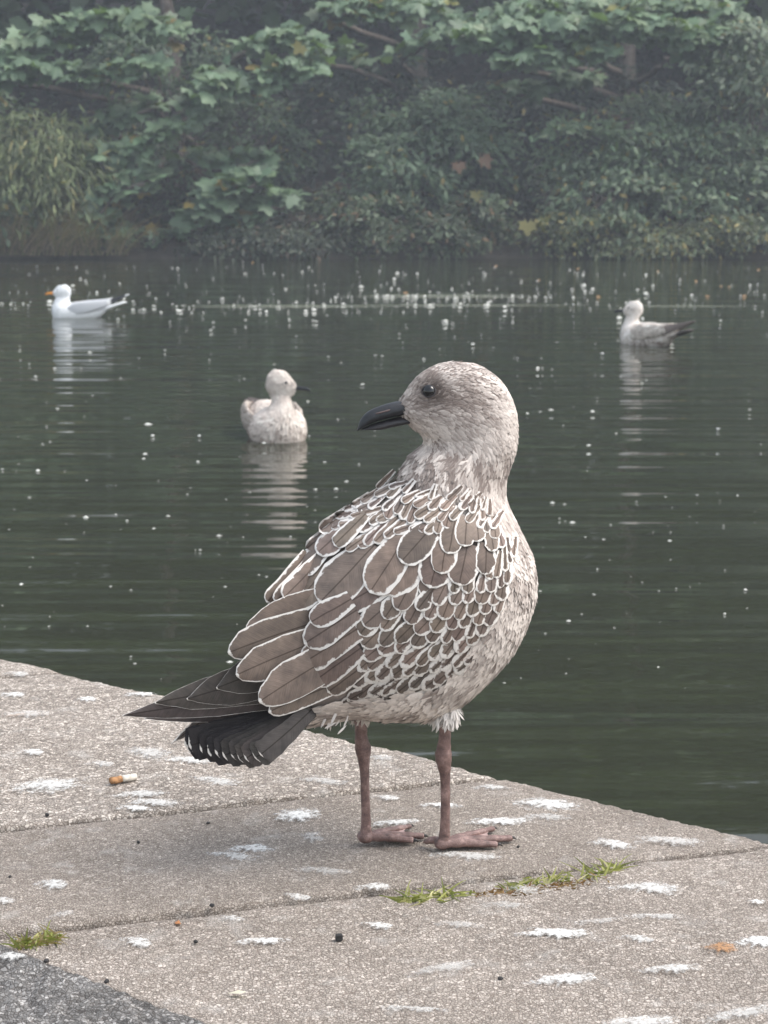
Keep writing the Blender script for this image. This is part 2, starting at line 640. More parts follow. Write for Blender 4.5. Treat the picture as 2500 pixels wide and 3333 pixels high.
def prism(name, pts, z0, z1, mat, parent=None):
    n = len(pts)
    V = [(x, y, z1) for x, y in pts] + [(x, y, z0) for x, y in pts]
    Fc = [tuple(range(n))] + [(i, (i + 1) % n, n + (i + 1) % n, n + i) for i in range(n)]
    return obj(name, mesh_np(name, V, Fc, smooth=False), mat, parent)


def en(s, n):
    return (s * ED[0] + n * EN[0], s * ED[1] + n * EN[1])


M_MORTAR = simple('joint_dirt', (0.075, 0.066, 0.055), 0.95, 0.45, 120, 0.1, 0.6)
prism('quay_wall', [en(JS[0][0] - 6, 0.012), en(JS[-1][0] + 6, 0.012), en(JS[-1][0] + 6, CW), en(JS[0][0] - 6, CW)], -1.2, -0.014, M_MORTAR, quay)


def mat_tarmac():
    m = mat_concrete('tarmac', (0.185, 0.18, 0.176), (0.24, 0.235, 0.23), 330, 0.9)
    return m


# tarmac inland of the coping: fine relief where it shows
ss = np.concatenate([np.linspace(-6, 0.2, 30), np.linspace(0.22, 1.1, 230), np.linspace(1.12, 7, 30)])
nn = np.concatenate([[CW - 0.012, CW - 0.001], CW + np.linspace(0.004, 0.42, 110), CW + np.linspace(0.45, 8, 24)])
S2, N2 = np.meshgrid(ss, nn, indexing='ij')
fl = np.stack([S2, N2, 0 * S2], -1).reshape(-1, 3)
zz = (fbm(fl, 120, 31, 2).reshape(S2.shape) - 0.5) * 0.009 + (fbm(fl, 12, 33, 2).reshape(S2.shape) - 0.5) * 0.006 - 0.001
zz[:, 0:1] = -0.02
zz[:, 1] = np.minimum(zz[:, 1], -0.0015)
V = np.stack([S2 * ED[0] + N2 * EN[0], S2 * ED[1] + N2 * EN[1], zz], -1).reshape(-1, 3)
tar = obj('tarmac', mesh_np('tarmac', V, grid_faces(*S2.shape)), mat_tarmac())
tar.location = (float(E0[0]), float(E0[1]), 0)
tag(tar, kind='structure')

# ------------------------------------------------------------------ the standing gull
K15 = 2500.0 / 1659.0       # overview pixels -> photo pixels
PSI = math.radians(14)      # the bird faces right and a little away
NEAR_FOOT = ground(1442, 2766)
FAR_FOOT = ground(1192, 2746)
G0 = np.array([ground(1290, 2755)[0], (NEAR_FOOT[1] + FAR_FOOT[1]) / 2 + 0.004, 0.0])
CP, SP = math.cos(PSI), math.sin(PSI)
R_L2W = np.array([[CP, -SP, 0], [SP, CP, 0], [0, 0, 1.0]])


def w2l(p):
    return (np.asarray(p) - G0) @ R_L2W


def l2w(p):
    return np.asarray(p) @ R_L2W.T + G0


CAML = w2l(CAM)


def rayl(px, py):
    return ray(px, py) @ R_L2W


def loc(px, py, y=0.0):
    """photo pixel -> point of the bird's own frame at lateral offset y (0 = its mid plane)"""
    d = rayl(px, py)
    return CAML + d * ((y - CAML[1]) / d[1])


gull = empty('gull', tuple(G0), PSI)
tag(gull, 'mottled brown juvenile gull standing on the concrete edge with its head turned back', 'gull')

# sections from the tail root to the crown: back side A, breast side B (overview pixels), half width, skew
SECT = [((548, 1448), (585, 1530), 24, 0), ((560, 1385), (672, 1556), 66, 0), ((590, 1318), (770, 1543), 106, 0),
        ((625, 1262), (865, 1546), 138, 0), ((668, 1208), (958, 1530), 160, 0), ((712, 1160), (1040, 1468), 172, 0),
        ((760, 1116), (1103, 1392), 175, 0), ((806, 1088), (1140, 1306), 166, -.05), ((842, 1064), (1147, 1248), 150, -.08),
        ((860, 1050), (1136, 1190), 131, -.08), ((868, 1038), (1110, 1132), 112, -.05), ((877, 1012), (1088, 1078), 95, 0),
        ((896, 983), (1087, 1036), 84, .05), ((918, 960), (1097, 1000), 78, .12), ((912, 938), (1108, 965), 75, .2),
        ((886, 917), (1112, 930), 72, .28), ((862, 884), (1111, 893), 69, .3), ((882, 840), (1100, 856), 62, .22),
        ((908, 810), (1079, 822), 51, .15), ((942, 790), (1048, 797), 34, .05), ((975, 782), (1020, 784), 15, 0)]
PXM = 1.0 / 2455.0          # metres per overview pixel at the bird
C_, P_, Q_, K_ = [], [], [], []
for a, b2, w, k in SECT:
    A = loc(a[0] * K15, a[1] * K15)
    B = loc(b2[0] * K15, b2[1] * K15)
    C_.append((A + B) / 2)
    P_.append((B - A) / 2)
    Q_.append(np.array([0, w * PXM, 0]))
    K_.append(k)
NS, NR = 96, 64
GB = loft_rings(np.array(C_), np.array(P_), np.array(Q_), K_, NS, NR)
Vb, Fb = closed_loft(GB)
pxb, pyb = project(l2w(Vb))
body_me = mesh_np('body', Vb, Fb, attrs={'Col': ('FLOAT_COLOR', np.tile([0.30, 0.25, 0.225], (len(Vb), 1)))})
body = obj('body', body_me, M_PLUME, gull)
BVH = BVHTree.FromPolygons([Vector(v) for v in Vb], Fb)


def hit(px, py):
    d = rayl(px, py)
    r = BVH.ray_cast(Vector(CAML), Vector(d).normalized())
    if r[0] is None:
        return None, None
    return np.array(r[0]), np.array(r[1])


T_COLS = np.array([-1, -.9, -.72, -.4, 0, .4, .72, .9, 1])
S_ROWS = np.array([0, .22, .42, .6, .74, .84, .91, .96, 1.0])


def feather(name, tip, base, W, layer=0.0, col=(0.2, 0.165, 0.145), fringe=9.0, shape='round', lift=(0.4, 1.9), depth=None,
            bend=0.0, pale=0.0, camber=0.7, side_fringe=1.0, mirror=True, label=None, tone=0.22, tuck=False):
    """a feather laid on the bird: tip, base and width in photo pixels; layer and lift in mm above the body"""
    tip, base = np.array(tip, float), np.array(base, float)
    ax = tip - base
    L = np.linalg.norm(ax)
    ax /= L
    nx = np.array([-ax[1], ax[0]])
    asym = RNG.normal(0, .3)
    jl, jr_ = RNG.normal(0, .045, len(S_ROWS)), RNG.normal(0, .045, len(S_ROWS))
    ns, ntc = len(S_ROWS), len(T_COLS)
    PX = np.zeros((ns, ntc, 2))
    ED_ = np.zeros((ns, ntc))
    UV = np.zeros((ns, ntc, 2))
    for i, s in enumerate(S_ROWS):
        if shape == 'round':
            r0 = max(0.3, 1 - 0.72 * W / L)
            hw = W / 2 * (0.72 + 0.28 * min(1, s / r0)) * (1 if s < r0 else math.sqrt(max(0.0, 1 - ((s - r0) / (1 - r0)) ** 2.2)))
        elif shape == 'taper':                  # tertials: drawn out to a rounded end
            r0 = max(0.25, 1 - 1.15 * W / L)
            hw = W / 2 * (0.8 + 0.2 * min(1, s / r0)) * (1 if s < r0 else math.sqrt(max(0.0, 1 - ((s - r0) / (1 - r0)) ** 1.75)))
        elif shape == 'blunt':                  # square-ended tail feathers
            r0 = 1 - 0.30 * W / L
            hw = W / 2 * (0.55 + 0.45 * s) * (1 if s < r0 else max(0.0, 1 - ((s - r0) / (1 - r0)) ** 3) ** 0.5)
        else:                                   # pointed primaries
            hw = W / 2 * (0.9 + 0.1 * s) * (1 if s < .45 else max(0.0, 1 - ((s - .45) / .55) ** 1.7))
        if s == 1.0:
            hw = W * 0.02
        hwl, hwr = hw * (1 + jl[i]), hw * (1 + jr_[i])
        for j, t in enumerate(T_COLS):
            off = t * (hwl if t < 0 else hwr) + bend * L * (s * (1 - s)) * 4 * 0.25
            PX[i, j] = base + ax * (s * L) + nx * off
            de = min(hw * (1 - abs(t)) / max(0.15, side_fringe * (1 + asym * t)) + (0 if side_fringe > .15 else 3 * fringe), (1 - s) * L)
            ED_[i, j] = de / (fringe * 0.97)
            UV[i, j] = (t * hw / 3700.0, s * L / 3700.0)
    H = np.full((ns, ntc, 3), np.nan)
    N = np.tile(np.array([0, -1.0, 0]), (ns, ntc, 1))
    if depth is None:
        for i in range(ns):
            for j in range(ntc):
                h, n = hit(*PX[i, j])
                if h is not None:
                    H[i, j], N[i, j] = h, n if n[1] < 0.2 else -n
        ok = ~np.isnan(H[..., 0])
        if not ok.any():
            return None
        for i in range(ns):
            for j in range(ntc):
                if not ok[i, j]:
                    dd = [(abs(i - a) + abs(j - c), a, c) for a in range(ns) for c in range(ntc) if ok[a, c]]
                    _, a, c = min(dd)
                    H[i, j] = loc(*PX[i, j], y=H[a, c][1])
                    N[i, j] = N[a, c]
    else:
        hb, _n = hit(*base)
        y0 = depth[0] if (hb is None or not tuck) else hb[1] + 0.007
        for i, s in enumerate(S_ROWS):
            y = y0 + (depth[1] - y0) * s ** (0.7 if tuck else 1.0)
            for j in range(ntc):
                H[i, j] = loc(*PX[i, j], y=y)
                N[i, j] = np.array([0, -0.9, 0.43])
    for i, s in enumerate(S_ROWS):
        for j, t in enumerate(T_COLS):
            o = (layer if not tuck else layer * s) + lift[0] + (lift[1] - lift[0]) * s ** 1.3 + camber * (1 - t * t) * (0.35 + 0.65 * s)
            H[i, j] += N[i, j] * o * 0.001
    v = 1 + tone * (RNG.random() - 0.5) * 2
    cc = np.array(col) * v * (1 + 0.06 * (RNG.random(3) - 0.5))
    n = ns * ntc
    me = mesh_np(name, H.reshape(-1, 3), grid_faces(ns, ntc),
                 attrs={'Col': ('FLOAT_COLOR', np.tile(cc, (n, 1))), 'edge': ('FLOAT', ED_.reshape(-1)), 'pale': ('FLOAT', np.full(n, pale))},
                 uv=UV.reshape(-1, 2))
    o = obj(name, me, M_FEATHER, gull)
    if label:
        o['label'] = label
    if mirror and H[..., 1].mean() < -0.018:
        m = o.copy()
        COL.objects.link(m)
        m.parent = gull
        m.scale = (1, -1, 1)
        if depth is not None:                   # the far wing and tail half lie a little lower and further forward
            m.location = (0.022, 0, -0.016) if 'tail' not in name else (0.0, 0, -0.002)
    return o


BR = (0.15, 0.122, 0.108)
DK = (0.125, 0.103, 0.093)
# tail fan, under the folded wings
TAILC = (0.034, 0.032, 0.036)
TT = catmull(np.array([(600, 2424), (664, 2444), (728, 2460), (790, 2470), (846, 2458)]), 11)
for q in range(11):
    f = q / 10
    cc_ = np.array([0.026, .024, .028]) * (1 - f) + np.array([.12, .112, .112]) * max(0, f - .25)
    feather('tail_feather', TT[q] + RNG.normal(0, 3, 2), (1036 - q * 3, 2288 + q * 3), 118 - 26 * f, col=cc_, fringe=6.5 - 3 * f + 2 * RNG.random(), depth=(-0.010 - 0.003 * q, -0.002 - 0.0032 * q),
            side_fringe=0.08, bend=-0.05, tone=0.12, camber=0.5, shape='blunt')
feather('tail_feather', (556, 2422), (790, 2250), 44, col=(0.16, 0.15, 0.148), fringe=3, depth=(0.03, 0.024), mirror=False, shape='point')
# primaries
for tp, bs, w, ly in [((398, 2331), (930, 2264), 96, 0), ((502, 2291), (930, 2224), 124, 2), ((605, 2280), (930, 2192), 138, 4), ((700, 2246), (930, 2162), 132, 6)]:
    feather('primary_feather', tp, bs, w, layer=ly, col=(0.066, 0.059, 0.058), fringe=3.5, shape='point', depth=(-0.040, -0.018), side_fringe=0.22, bend=0.05, tone=0.08, camber=1.2, tuck=True)
# tertials
for tp, bs, w, ly, d in [((872, 2320), (1150, 2205), 74, 1, (-.052, -.040)), ((840, 2288), (1130, 2110), 138, 3, (-.060, -.042)), ((764, 2204), (1080, 2070), 128, 6, (-.060, -.036)),
                         ((736, 2134), (1080, 2010), 126, 9, (-.056, -.030)), ((792, 2074), (1080, 1955), 130, 12, (-.050, -.026))]:
    feather('tertial_feather', tp, bs, w, layer=ly, col=BR, fringe=9, depth=d, lift=(0, 1), side_fringe=0.55, camber=1.8, bend=0.05, tuck=True, shape='taper')
# inner coverts
for tp, bs, w, ly in [((1068, 2242), (1200, 2150), 70, 5), ((1018, 2212), (1175, 2105), 92, 6), ((990, 2152), (1165, 2045), 100, 7.5), ((1000, 2090), (1165, 1985), 98, 9), ((1022, 2026), (1150, 1950), 76, 10.5)]:
    feather('covert_feather', tp, bs, w, layer=ly * .6, col=BR, fringe=8.5, lift=(.3, 1.4))


def row(name, tips, n, d0, d1, L, W, layer=2.0, col=BR, fringe=8.0, pale=0.0, jit=6.0, lift=(0.2, 1.3)):
    T = catmull(np.array(tips, float), n)
    for q in range(n):
        f = q / max(1, n - 1)
        d = np.array(d0) * (1 - f) + np.array(d1) * f
        d = d / np.linalg.norm(d)
        l = (L[0] + (L[1] - L[0]) * f) * (0.85 + 0.35 * RNG.random())
        w = (W[0] + (W[1] - W[0]) * f) * (0.8 + 0.4 * RNG.random())
        a = (RNG.random() - .5) * (0.3 if 'mantle' not in name else 0.7)
        d = np.array([d[0] * math.cos(a) - d[1] * math.sin(a), d[0] * math.sin(a) + d[1] * math.cos(a)])
        tp = T[q] + (RNG.random(2) - 0.5) * 2 * jit
        feather(name, tp, tp - d * l, w, layer=layer * 0.5 + RNG.random() * 0.6, col=col, fringe=fringe * (0.65 + 0.6 * RNG.random()), pale=min(1, pale + (.5 * RNG.random() if 'mantle' in name else .25 * RNG.random())), lift=lift)


# wing coverts, lowest row first
PALE = (0.105, 0.09, 0.084)
row('covert_feather', [(1105, 2292), (1180, 2286), (1260, 2278), (1340, 2270), (1410, 2254), (1462, 2228)], 9, (-.9, .36), (-.8, .6), (130, 100), (36, 30), 1.0, PALE, 10, 0.6)
row('covert_feather', [(1130, 2268), (1185, 2258), (1240, 2252), (1310, 2246), (1375, 2234), (1430, 2214), (1480, 2184)], 10, (-.85, .5), (-.75, .66), (120, 90), (48, 38), 1.8, PALE, 12, 0.5)
row('covert_feather', [(1150, 2225), (1210, 2206), (1270, 2198), (1330, 2194), (1390, 2188), (1450, 2176), (1505, 2152)], 10, (-.82, .55), (-.7, .7), (110, 85), (52, 40), 2.6, DK, 11, 0.4)
row('covert_feather', [(1165, 2180), (1220, 2165), (1290, 2164), (1350, 2156), (1410, 2136), (1460, 2124), (1520, 2098)], 9, (-.78, .6), (-.55, .82), (100, 82), (56, 42), 3.4, BR, 11, 0.3)
row('covert_feather', [(1190, 2135), (1250, 2125), (1320, 2112), (1390, 2090), (1450, 2084), (1500, 2074), (1548, 2062)], 9, (-.74, .66), (-.45, .88), (98, 80), (60, 44), 4.2, BR, 9)
row('covert_feather', [(1180, 2100), (1240, 2092), (1305, 2074), (1370, 2056), (1430, 2050), (1485, 2044), (1535, 2036), (1580, 2030)], 9, (-.7, .7), (-.35, .93), (96, 78), (64, 44), 5.0, BR, 8.5)
row('covert_feather', [(1175, 2062), (1250, 2050), (1345, 2018), (1410, 2010), (1465, 2010), (1515, 2004), (1562, 1998), (1605, 1990)], 9, (-.68, .72), (-.28, .96), (96, 76), (66, 42), 5.8, BR, 8.5)
row('covert_feather', [(1180, 2036), (1255, 2006), (1310, 1986), (1380, 1976), (1440, 1966), (1490, 1964), (1540, 1964), (1590, 1966), (1622, 1950)], 10, (-.66, .75), (-.2, .98), (96, 74), (68, 40), 6.6, BR, 8.5)
row('covert_feather', [(1470, 1930), (1520, 1930), (1565, 1925), (1605, 1920), (1635, 1905)], 6, (-.3, .95), (-.12, .99), (80, 76), (46, 34), 7.0, BR, 8)
row('covert_feather', [(1585, 1890), (1615, 1870), (1640, 1850), (1655, 1815)], 5, (-.2, .98), (-.05, 1), (80, 70), (38, 28), 7.4, BR, 8)
# scapulars, traced
for tp, bs, w, ly, fr in [
        ((1388, 1958), (1440, 1850), 118, 8, 10), ((1480, 1934), (1505, 1840), 84, 8, 9), ((1112, 1976), (1345, 1845), 96, 8.6, 13),
        ((1252, 1932), (1395, 1770), 118, 9.4, 13), ((1048, 1966), (1225, 1780), 132, 10.2, 12), ((962, 1984), (1075, 1850), 92, 9.6, 11),
        ((906, 2006), (1025, 1912), 90, 9.0, 10), ((1395, 1912), (1440, 1780), 112, 10.0, 12), ((1487, 1904), (1515, 1775), 104, 10.8, 12),
        ((1208, 1930), (1322, 1755), 124, 11.2, 14), ((1568, 1870), (1572, 1770), 66, 10.8, 9), ((1432, 1868), (1452, 1745), 86, 11.6, 11),
        ((1308, 1834), (1400, 1730), 104, 12.0, 10), ((1455, 1806), (1475, 1705), 74, 12.4, 8), ((1503, 1784), (1510, 1690), 66, 12.6, 8),
        ((1545, 1770), (1540, 1690), 58, 12.4, 8), ((1592, 1800), (1580, 1715), 48, 11.8, 8), ((1620, 1790), (1605, 1720), 36, 11.0, 8)]:
    feather('scapular_feather', tp, bs, w, layer=(ly - 3) * .6, col=BR, fringe=fr * .75, lift=(0.2, 1.2), camber=0.7)
# long scapulars along the back; the lowest three reach past the body onto the tertials
for tp, bs, w, ly in [((866, 1964), (1000, 1800), 54, 1), ((893, 1966), (1030, 1805), 56, 2.5), ((918, 1952), (1075, 1785), 74, 4)]:
    feather('scapular_feather', tp, bs, w, layer=ly, col=(0.165, 0.134, 0.118), fringe=8, lift=(0.3, 1.6), camber=1.6, mirror=False, depth=(0, -0.014 - .004 * ly), tuck=True, bend=-.05)
for tp, bs, w, ly in [((985, 1880), (1110, 1745), 66, 9.6),
                      ((1050, 1818), (1150, 1720), 70, 10.4), ((1058, 1748), (1160, 1672), 52, 10), ((1104, 1792), (1200, 1690), 54, 11), ((1012, 1806), (1110, 1715), 50, 9)]:
    feather('scapular_feather', tp, bs, w, layer=ly - 5, col=(0.165, 0.134, 0.118), fringe=8, lift=(0.3, 1.6), camber=1.2, mirror=False)
# mantle
BM = (0.175, 0.143, 0.127)
row('mantle_feather', [(1140, 1800), (1190, 1780), (1240, 1765), (1300, 1745), (1360, 1738)], 8, (-.86, .5), (-.8, .6), (110, 96), (34, 38), 8, BM, 7, 0.1, 8)
row('mantle_feather', [(1120, 1770), (1165, 1745), (1215, 1722), (1270, 1706), (1330, 1718), (1390, 1738), (1440, 1734)], 11, (-.86, .5), (-.5, .86), (100, 78), (31, 46), 9, BM, 7, 0.15, 8)
row('mantle_feather', [(1090, 1738), (1130, 1712), (1180, 1690), (1240, 1676), (1310, 1684), (1380, 1702), (1440, 1698), (1500, 1706), (1560, 1735), (1605, 1770)], 15, (-.88, .48), (-.2, .98), (92, 72), (27, 34), 9.6, BM, 6, 0.2, 9)
row('mantle_feather', [(1095, 1700), (1145, 1674), (1200, 1650), (1260, 1640), (1330, 1652), (1400, 1668), (1470, 1668), (1540, 1690), (1590, 1726)], 14, (-.9, .44), (-.25, .97), (86, 68), (24, 27), 10, BM, 6, 0.3, 9)
row('mantle_feather', [(1150, 1668), (1205, 1628), (1260, 1612), (1330, 1622), (1400, 1636), (1470, 1640), (1530, 1655), (1580, 1690)], 13, (-.92, .4), (-.3, .95), (74, 60), (20, 21), 9.6, BM, 5.5, 0.4, 9)

# ---- small contour feathers: thousands of flakes over head, neck, breast and belly
FT = np.array([[0, 0, 0], [-.42, .4, 0], [0, .45, .10], [.42, .4, 0], [-.36, .78, 0], [0, 1.0, .02], [.36, .78, 0]])
FTF = np.array([[0, 2, 1], [0, 3, 2], [1, 2, 4], [2, 5, 4], [2, 6, 5], [2, 3, 6]])


def in_poly(x, y, poly):
    c = np.zeros(len(x), bool)
    j = len(poly) - 1
    for i in range(len(poly)):
        xi, yi = poly[i]
        xj, yj = poly[j]
        q = ((yi > y) != (yj > y)) & (x < (xj - xi) * (y - yi) / (yj - yi + 1e-9) + xi)
        c ^= q
        j = i
    return c


def sample_grid(G, n, rng):
    """area-weighted samples of a lofted grid -> points, normals, direction of falling section index, section parameter"""
    ns, nr, _ = G.shape
    G2 = np.roll(G, -1, 1)
    a, b3, c, d = G[:-1], G2[:-1], G2[1:], G[1:]
    nrm = np.cross(c - a, d - b3)
    ar = np.linalg.norm(nrm, axis=-1) / 2
    p = ar.ravel() / ar.sum()
    idx = rng.choice(len(p), n, p=p)
    i, j = np.unravel_index(idx, ar.shape)
    u, v = rng.random(n)[:, None], rng.random(n)[:, None]
    P = (a[i, j] * (1 - v) + b3[i, j] * v) * (1 - u) + (d[i, j] * (1 - v) + c[i, j] * v) * u
    N = nrm[i, j] / (np.linalg.norm(nrm[i, j], axis=1)[:, None] + 1e-12)
    D = (a[i, j] + b3[i, j] - c[i, j] - d[i, j])
    cen = G.mean(1)[:-1][i]
    sgn = np.sign(((P - cen) * N).sum(1))[:, None]
    return P, N * sgn, D, (i + u[:, 0]) / (ns - 1)


def flakes(P, N, D, L, W, c_mid, c_edge, lift, rng, wob=0.25):
    n = len(P)
    D = D - N * (D * N).sum(1)[:, None]
    D /= np.linalg.norm(D, axis=1)[:, None] + 1e-12
    S = np.cross(D, N)
    a = rng.normal(0, wob, n)[:, None]
    D, S = D * np.cos(a) + S * np.sin(a), S * np.cos(a) - D * np.sin(a)
    V = (P[:, None] + S[:, None] * (FT[None, :, 0:1] * W[:, None, None]) + D[:, None] * ((FT[None, :, 1:2] - 0.25) * L[:, None, None])
         + N[:, None] * ((FT[None, :, 2:3] * 0.6 + np.broadcast_to(lift, (n,))[:, None, None] * FT[None, :, 1:2]) * L[:, None, None] + 0.0004))
    Fc = (FTF[None] + (np.arange(n) * 7)[:, None, None]).reshape(-1, 3)
    w = np.array([1, .3, 1, .3, .25, .65, .25])[None, :, None]
    Cc = c_edge[:, None] * (1 - w) + c_mid[:, None] * w
    return V.reshape(-1, 3), Fc, Cc.reshape(-1, 3)


WING = [(835, 2060), (900, 1940), (1010, 1790), (1130, 1720), (1330, 1700), (1560, 1730), (1640, 1810), (1655, 1900), (1600, 2030), (1510, 2150), (1440, 2240), (1280, 2268), (1120, 2288), (850, 2340), (720, 2150)]


def gauss(x, y, cx, cy, rx, ry):
    return np.exp(-((x - cx) / rx) ** 2 - ((y - cy) / ry) ** 2)


def plumage(nf):
    P, N, D, s = sample_grid(GB, nf, RNG)
    Pm = P.copy()
    Pm[:, 1] = -np.abs(Pm[:, 1])              # both flanks are marked alike
    px, py = project(l2w(Pm))
    keep = ~in_poly(px, py, WING)
    P, N, D, s, px, py = P[keep], N[keep], D[keep], s[keep], px[keep], py[keep]
    n = len(P)
    # on the head the feathers sweep back from the bill
    bb = loc(1318, 1325)
    H = np.clip((1470 - py) / 130, 0, 1)[:, None]
    A = P - bb
    A = A / np.linalg.norm(A, axis=1)[:, None]
    A = A + np.array([0.25, 0, -0.65]) * np.clip((np.linalg.norm(P - bb, axis=1)[:, None] - 0.03) / 0.05, 0, 1)
    Dn = D / (np.linalg.norm(D, axis=1)[:, None] + 1e-12)
    D = Dn * (1 - H) + A * H
    head = np.clip((1430 - py) / 200, 0, 1)
    neck = gauss(px, py, 1450, 1520, 260, 75)
    belly = np.clip((py - 2180) / 120, 0, 1)
    breast = np.clip((py - 1560) / 250, 0, 1)
    L = 0.0095 + 0.005 * breast + 0.006 * belly - 0.0056 * head
    L = (L + 0.004 * neck) * (0.75 + 0.5 * RNG.random(n))
    W = L * (0.42 - 0.17 * neck)
    dark = 0.47 + 0.09 * head + 0.34 * neck - 0.2 * belly + 0.0 * breast
    dark += 0.55 * gauss(px, py, 1490, 1303, 110, 34) + 0.75 * gauss(px, py, 1396, 1274, 46, 38) + 0.30 * gauss(px, py, 1500, 1365, 100, 28)
    dark += 0.22 * gauss(px, py, 1370, 1330, 70, 36) - 0.16 * gauss(px, py, 1370, 1395, 80, 30) - 0.15 * np.clip((px - 1600) / 60, 0, 1) * (py < 1600)
    dark -= 0.14 * gauss(px, py, 1500, 1200, 130, 40)
    # streaks: noise stretched along the lie of the plumage
    q = np.stack([px * 0.06, py * 0.012, np.sign(P[:, 1]) * 3], 1) * (1 - 0.0)
    st = vnoise(q, 1.0, 5) - 0.5
    st2 = vnoise(np.stack([px * 0.018 + py * .012, py * 0.085 - px * .03, np.sign(P[:, 1]) * 3], 1), 1.0, 6) - 0.5
    mot = fbm(P, 115, 4, 2) - 0.5
    contrast = 0.6 + 0.1 * breast - 0.15 * head
    val = dark + 2.2 * st * neck + 1.3 * st2 * head + (0.5 + 2.2 * breast) * mot + contrast * (RNG.random(n) - 0.5)
    val = np.clip(val, 0.0, 1.0)
    light = np.array([0.66, 0.59, 0.54])
    dk = np.array([0.165, 0.13, 0.115])
    mid = light * (1 - val[:, None]) + dk * val[:, None]
    eyeg = np.clip(1.25 * gauss(px, py, 1400, 1275, 52, 44), 0, 1)[:, None]
    mid = mid * (1 - 0.58 * eyeg)
    ev = np.clip(0.42 * val + 0.35 * dark - 0.06 + 0.06 * head, 0, 1)[:, None]
    edge = (light * 1.08 * (1 - ev) + dk * ev) * (1 - 0.58 * eyeg)
    return flakes(P, N, D, L, W, mid, edge, 0.12 - 0.07 * head, RNG)


Vf, Ff, Cf = plumage(44000)
pl = obj('plumage', mesh_np('plumage', Vf, Ff, attrs={'Col': ('FLOAT_COLOR', Cf)}), M_PLUME, gull)
tag(pl, kind='stuff')

# ---- bill
M_BILL = simple('bill', (0.017, 0.018, 0.021), 0.36, 0.35, 160, 0.35, 0.15)
M_BILL2 = simple('bill_lower', (0.026, 0.024, 0.026), 0.4, 0.35, 160, 0.35, 0.15)


def bill_half(name, tops, bots, hw, mat):
    C, P, Q = [], [], []
    for a, b4, w in zip(tops, bots, hw):
        A, B = loc(a[0] * K15, a[1] * K15), loc(b4[0] * K15, b4[1] * K15)
        C.append((A + B) / 2)
        P.append((A - B) / 2)
        Q.append(np.array([0, w * 0.001, 0]))
    G = loft_rings(np.array(C), np.array(P), np.array(Q), [-0.25] * len(C), 30, 20)
    return obj(name, mesh_np(name, *closed_loft(G)), mat, gull)


up = bill_half('upper_mandible', [(880, 868), (857, 867), (826, 875), (796, 888), (779, 906), (771.5, 927)],
               [(900, 892), (885, 894), (846, 902), (806, 913), (784, 924), (771, 931)], [10, 8.4, 7.2, 6.0, 4.4, 1.2], M_BILL)
lo = bill_half('lower_mandible', [(905, 893), (884, 895.5), (846, 903.5), (806, 914.5), (788, 923), (779, 927)],
               [(905, 914), (880, 916), (850, 922), (824, 928), (800, 929), (782, 928.5)], [8.5, 7.4, 6.2, 4.8, 3.6, 1.4], M_BILL2)
h, n = None, None
bvu = BVHTree.FromPolygons([v.co for v in up.data.vertices], [p.vertices[:] for p in up.data.polygons])
NP = []
for qx, qy in [(1222, 1347), (1238, 1343), (1256, 1338), (1270, 1334)]:
    r = bvu.ray_cast(Vector(CAML), Vector(rayl(qx, qy)).normalized())
    if r[0] is not None:
        NP.append(np.array(r[0]))
if len(NP) > 2:
    Vn, Fn = tube(catmull(NP, 8), [(0.0004, 0.0004)] + [(0.0011, 0.0007)] * 6 + [(0.0004, 0.0004)], 6)
    obj('nostril', mesh_np('nostril', Vn, Fn), simple('nostril', (0.09, 0.06, 0.056), 0.6), up)

# ---- eyes
M_EYE, nt, b = new_mat('eye')
b.inputs['Base Color'].default_value = (0.006, 0.006, 0.007, 1)
b.inputs['Roughness'].default_value = 0.06
M_LID = simple('eyelid', (0.045, 0.04, 0.042), 0.7, 0.3, 400)


def ball(c, r, nu=14, nv=10, sq=(1, 1, 1)):
    G = np.zeros((nv, nu, 3))
    for i in range(nv):
        t = math.pi * (i + 0.5) / nv
        for j in range(nu):
            p = 2 * math.pi * j / nu
            G[i, j] = np.array(c) + r * np.array([math.sin(t) * math.cos(p) * sq[0], math.sin(t) * math.sin(p) * sq[1], math.cos(t) * sq[2]])
    return closed_loft(G)


eh, enr = hit(1396, 1273)
for sgn in (1, -1):
    c = (eh + enr * -0.0028) * np.array([1, sgn, 1])
    nn_ = enr * np.array([1, sgn, 1])
    e = obj('eye', mesh_np('eye', *ball(c, 0.0063)), M_EYE, gull)
    # rim of bare skin
    t1 = np.cross(nn_, [0, 0, 1.0])
    t1 /= np.linalg.norm(t1)
    t2 = np.cross(nn_, t1)
    th = np.linspace(0, 2 * math.pi, 17)
    ring = [c + nn_ * 0.0034 + (t1 * math.cos(a) * 1.08 + t2 * math.sin(a) * 0.92) * 0.0054 for a in th]
    obj('eyelid', mesh_np('eyelid', *tube(ring, [0.0006] * 17, 6)), M_LID, e)

# ---- legs
M_LEG, nt, b = new_mat('leg_skin')
tc = nd(nt, 'ShaderNodeTexCoord')
wv = nd(nt, 'ShaderNodeTexVoronoi', feature='DISTANCE_TO_EDGE', Scale=620.0)
lk(nt, tc.outputs['Object'], wv.inputs['Vector'])
nz = nd(nt, 'ShaderNodeTexNoise', Scale=110.0, Detail=5.0, Roughness=0.65)
lk(nt, tc.outputs['Object'], nz.inputs['Vector'])
c = ramp(nt, nz.outputs[0], [(0.3, (0.075, 0.042, 0.037)), (0.5, (0.175, 0.103, 0.09)), (0.7, (0.34, 0.225, 0.2))]).outputs[0]
gp = nd(nt, 'ShaderNodeMapRange')
lk(nt, wv.outputs[0], gp.inputs[0])
gp.inputs[2].default_value = 0.12
gp.inputs[3].default_value = 0.62
lk(nt, mixc(nt, 1.0, c, gp.outputs[0], 'MULTIPLY'), b.inputs['Base Color'])
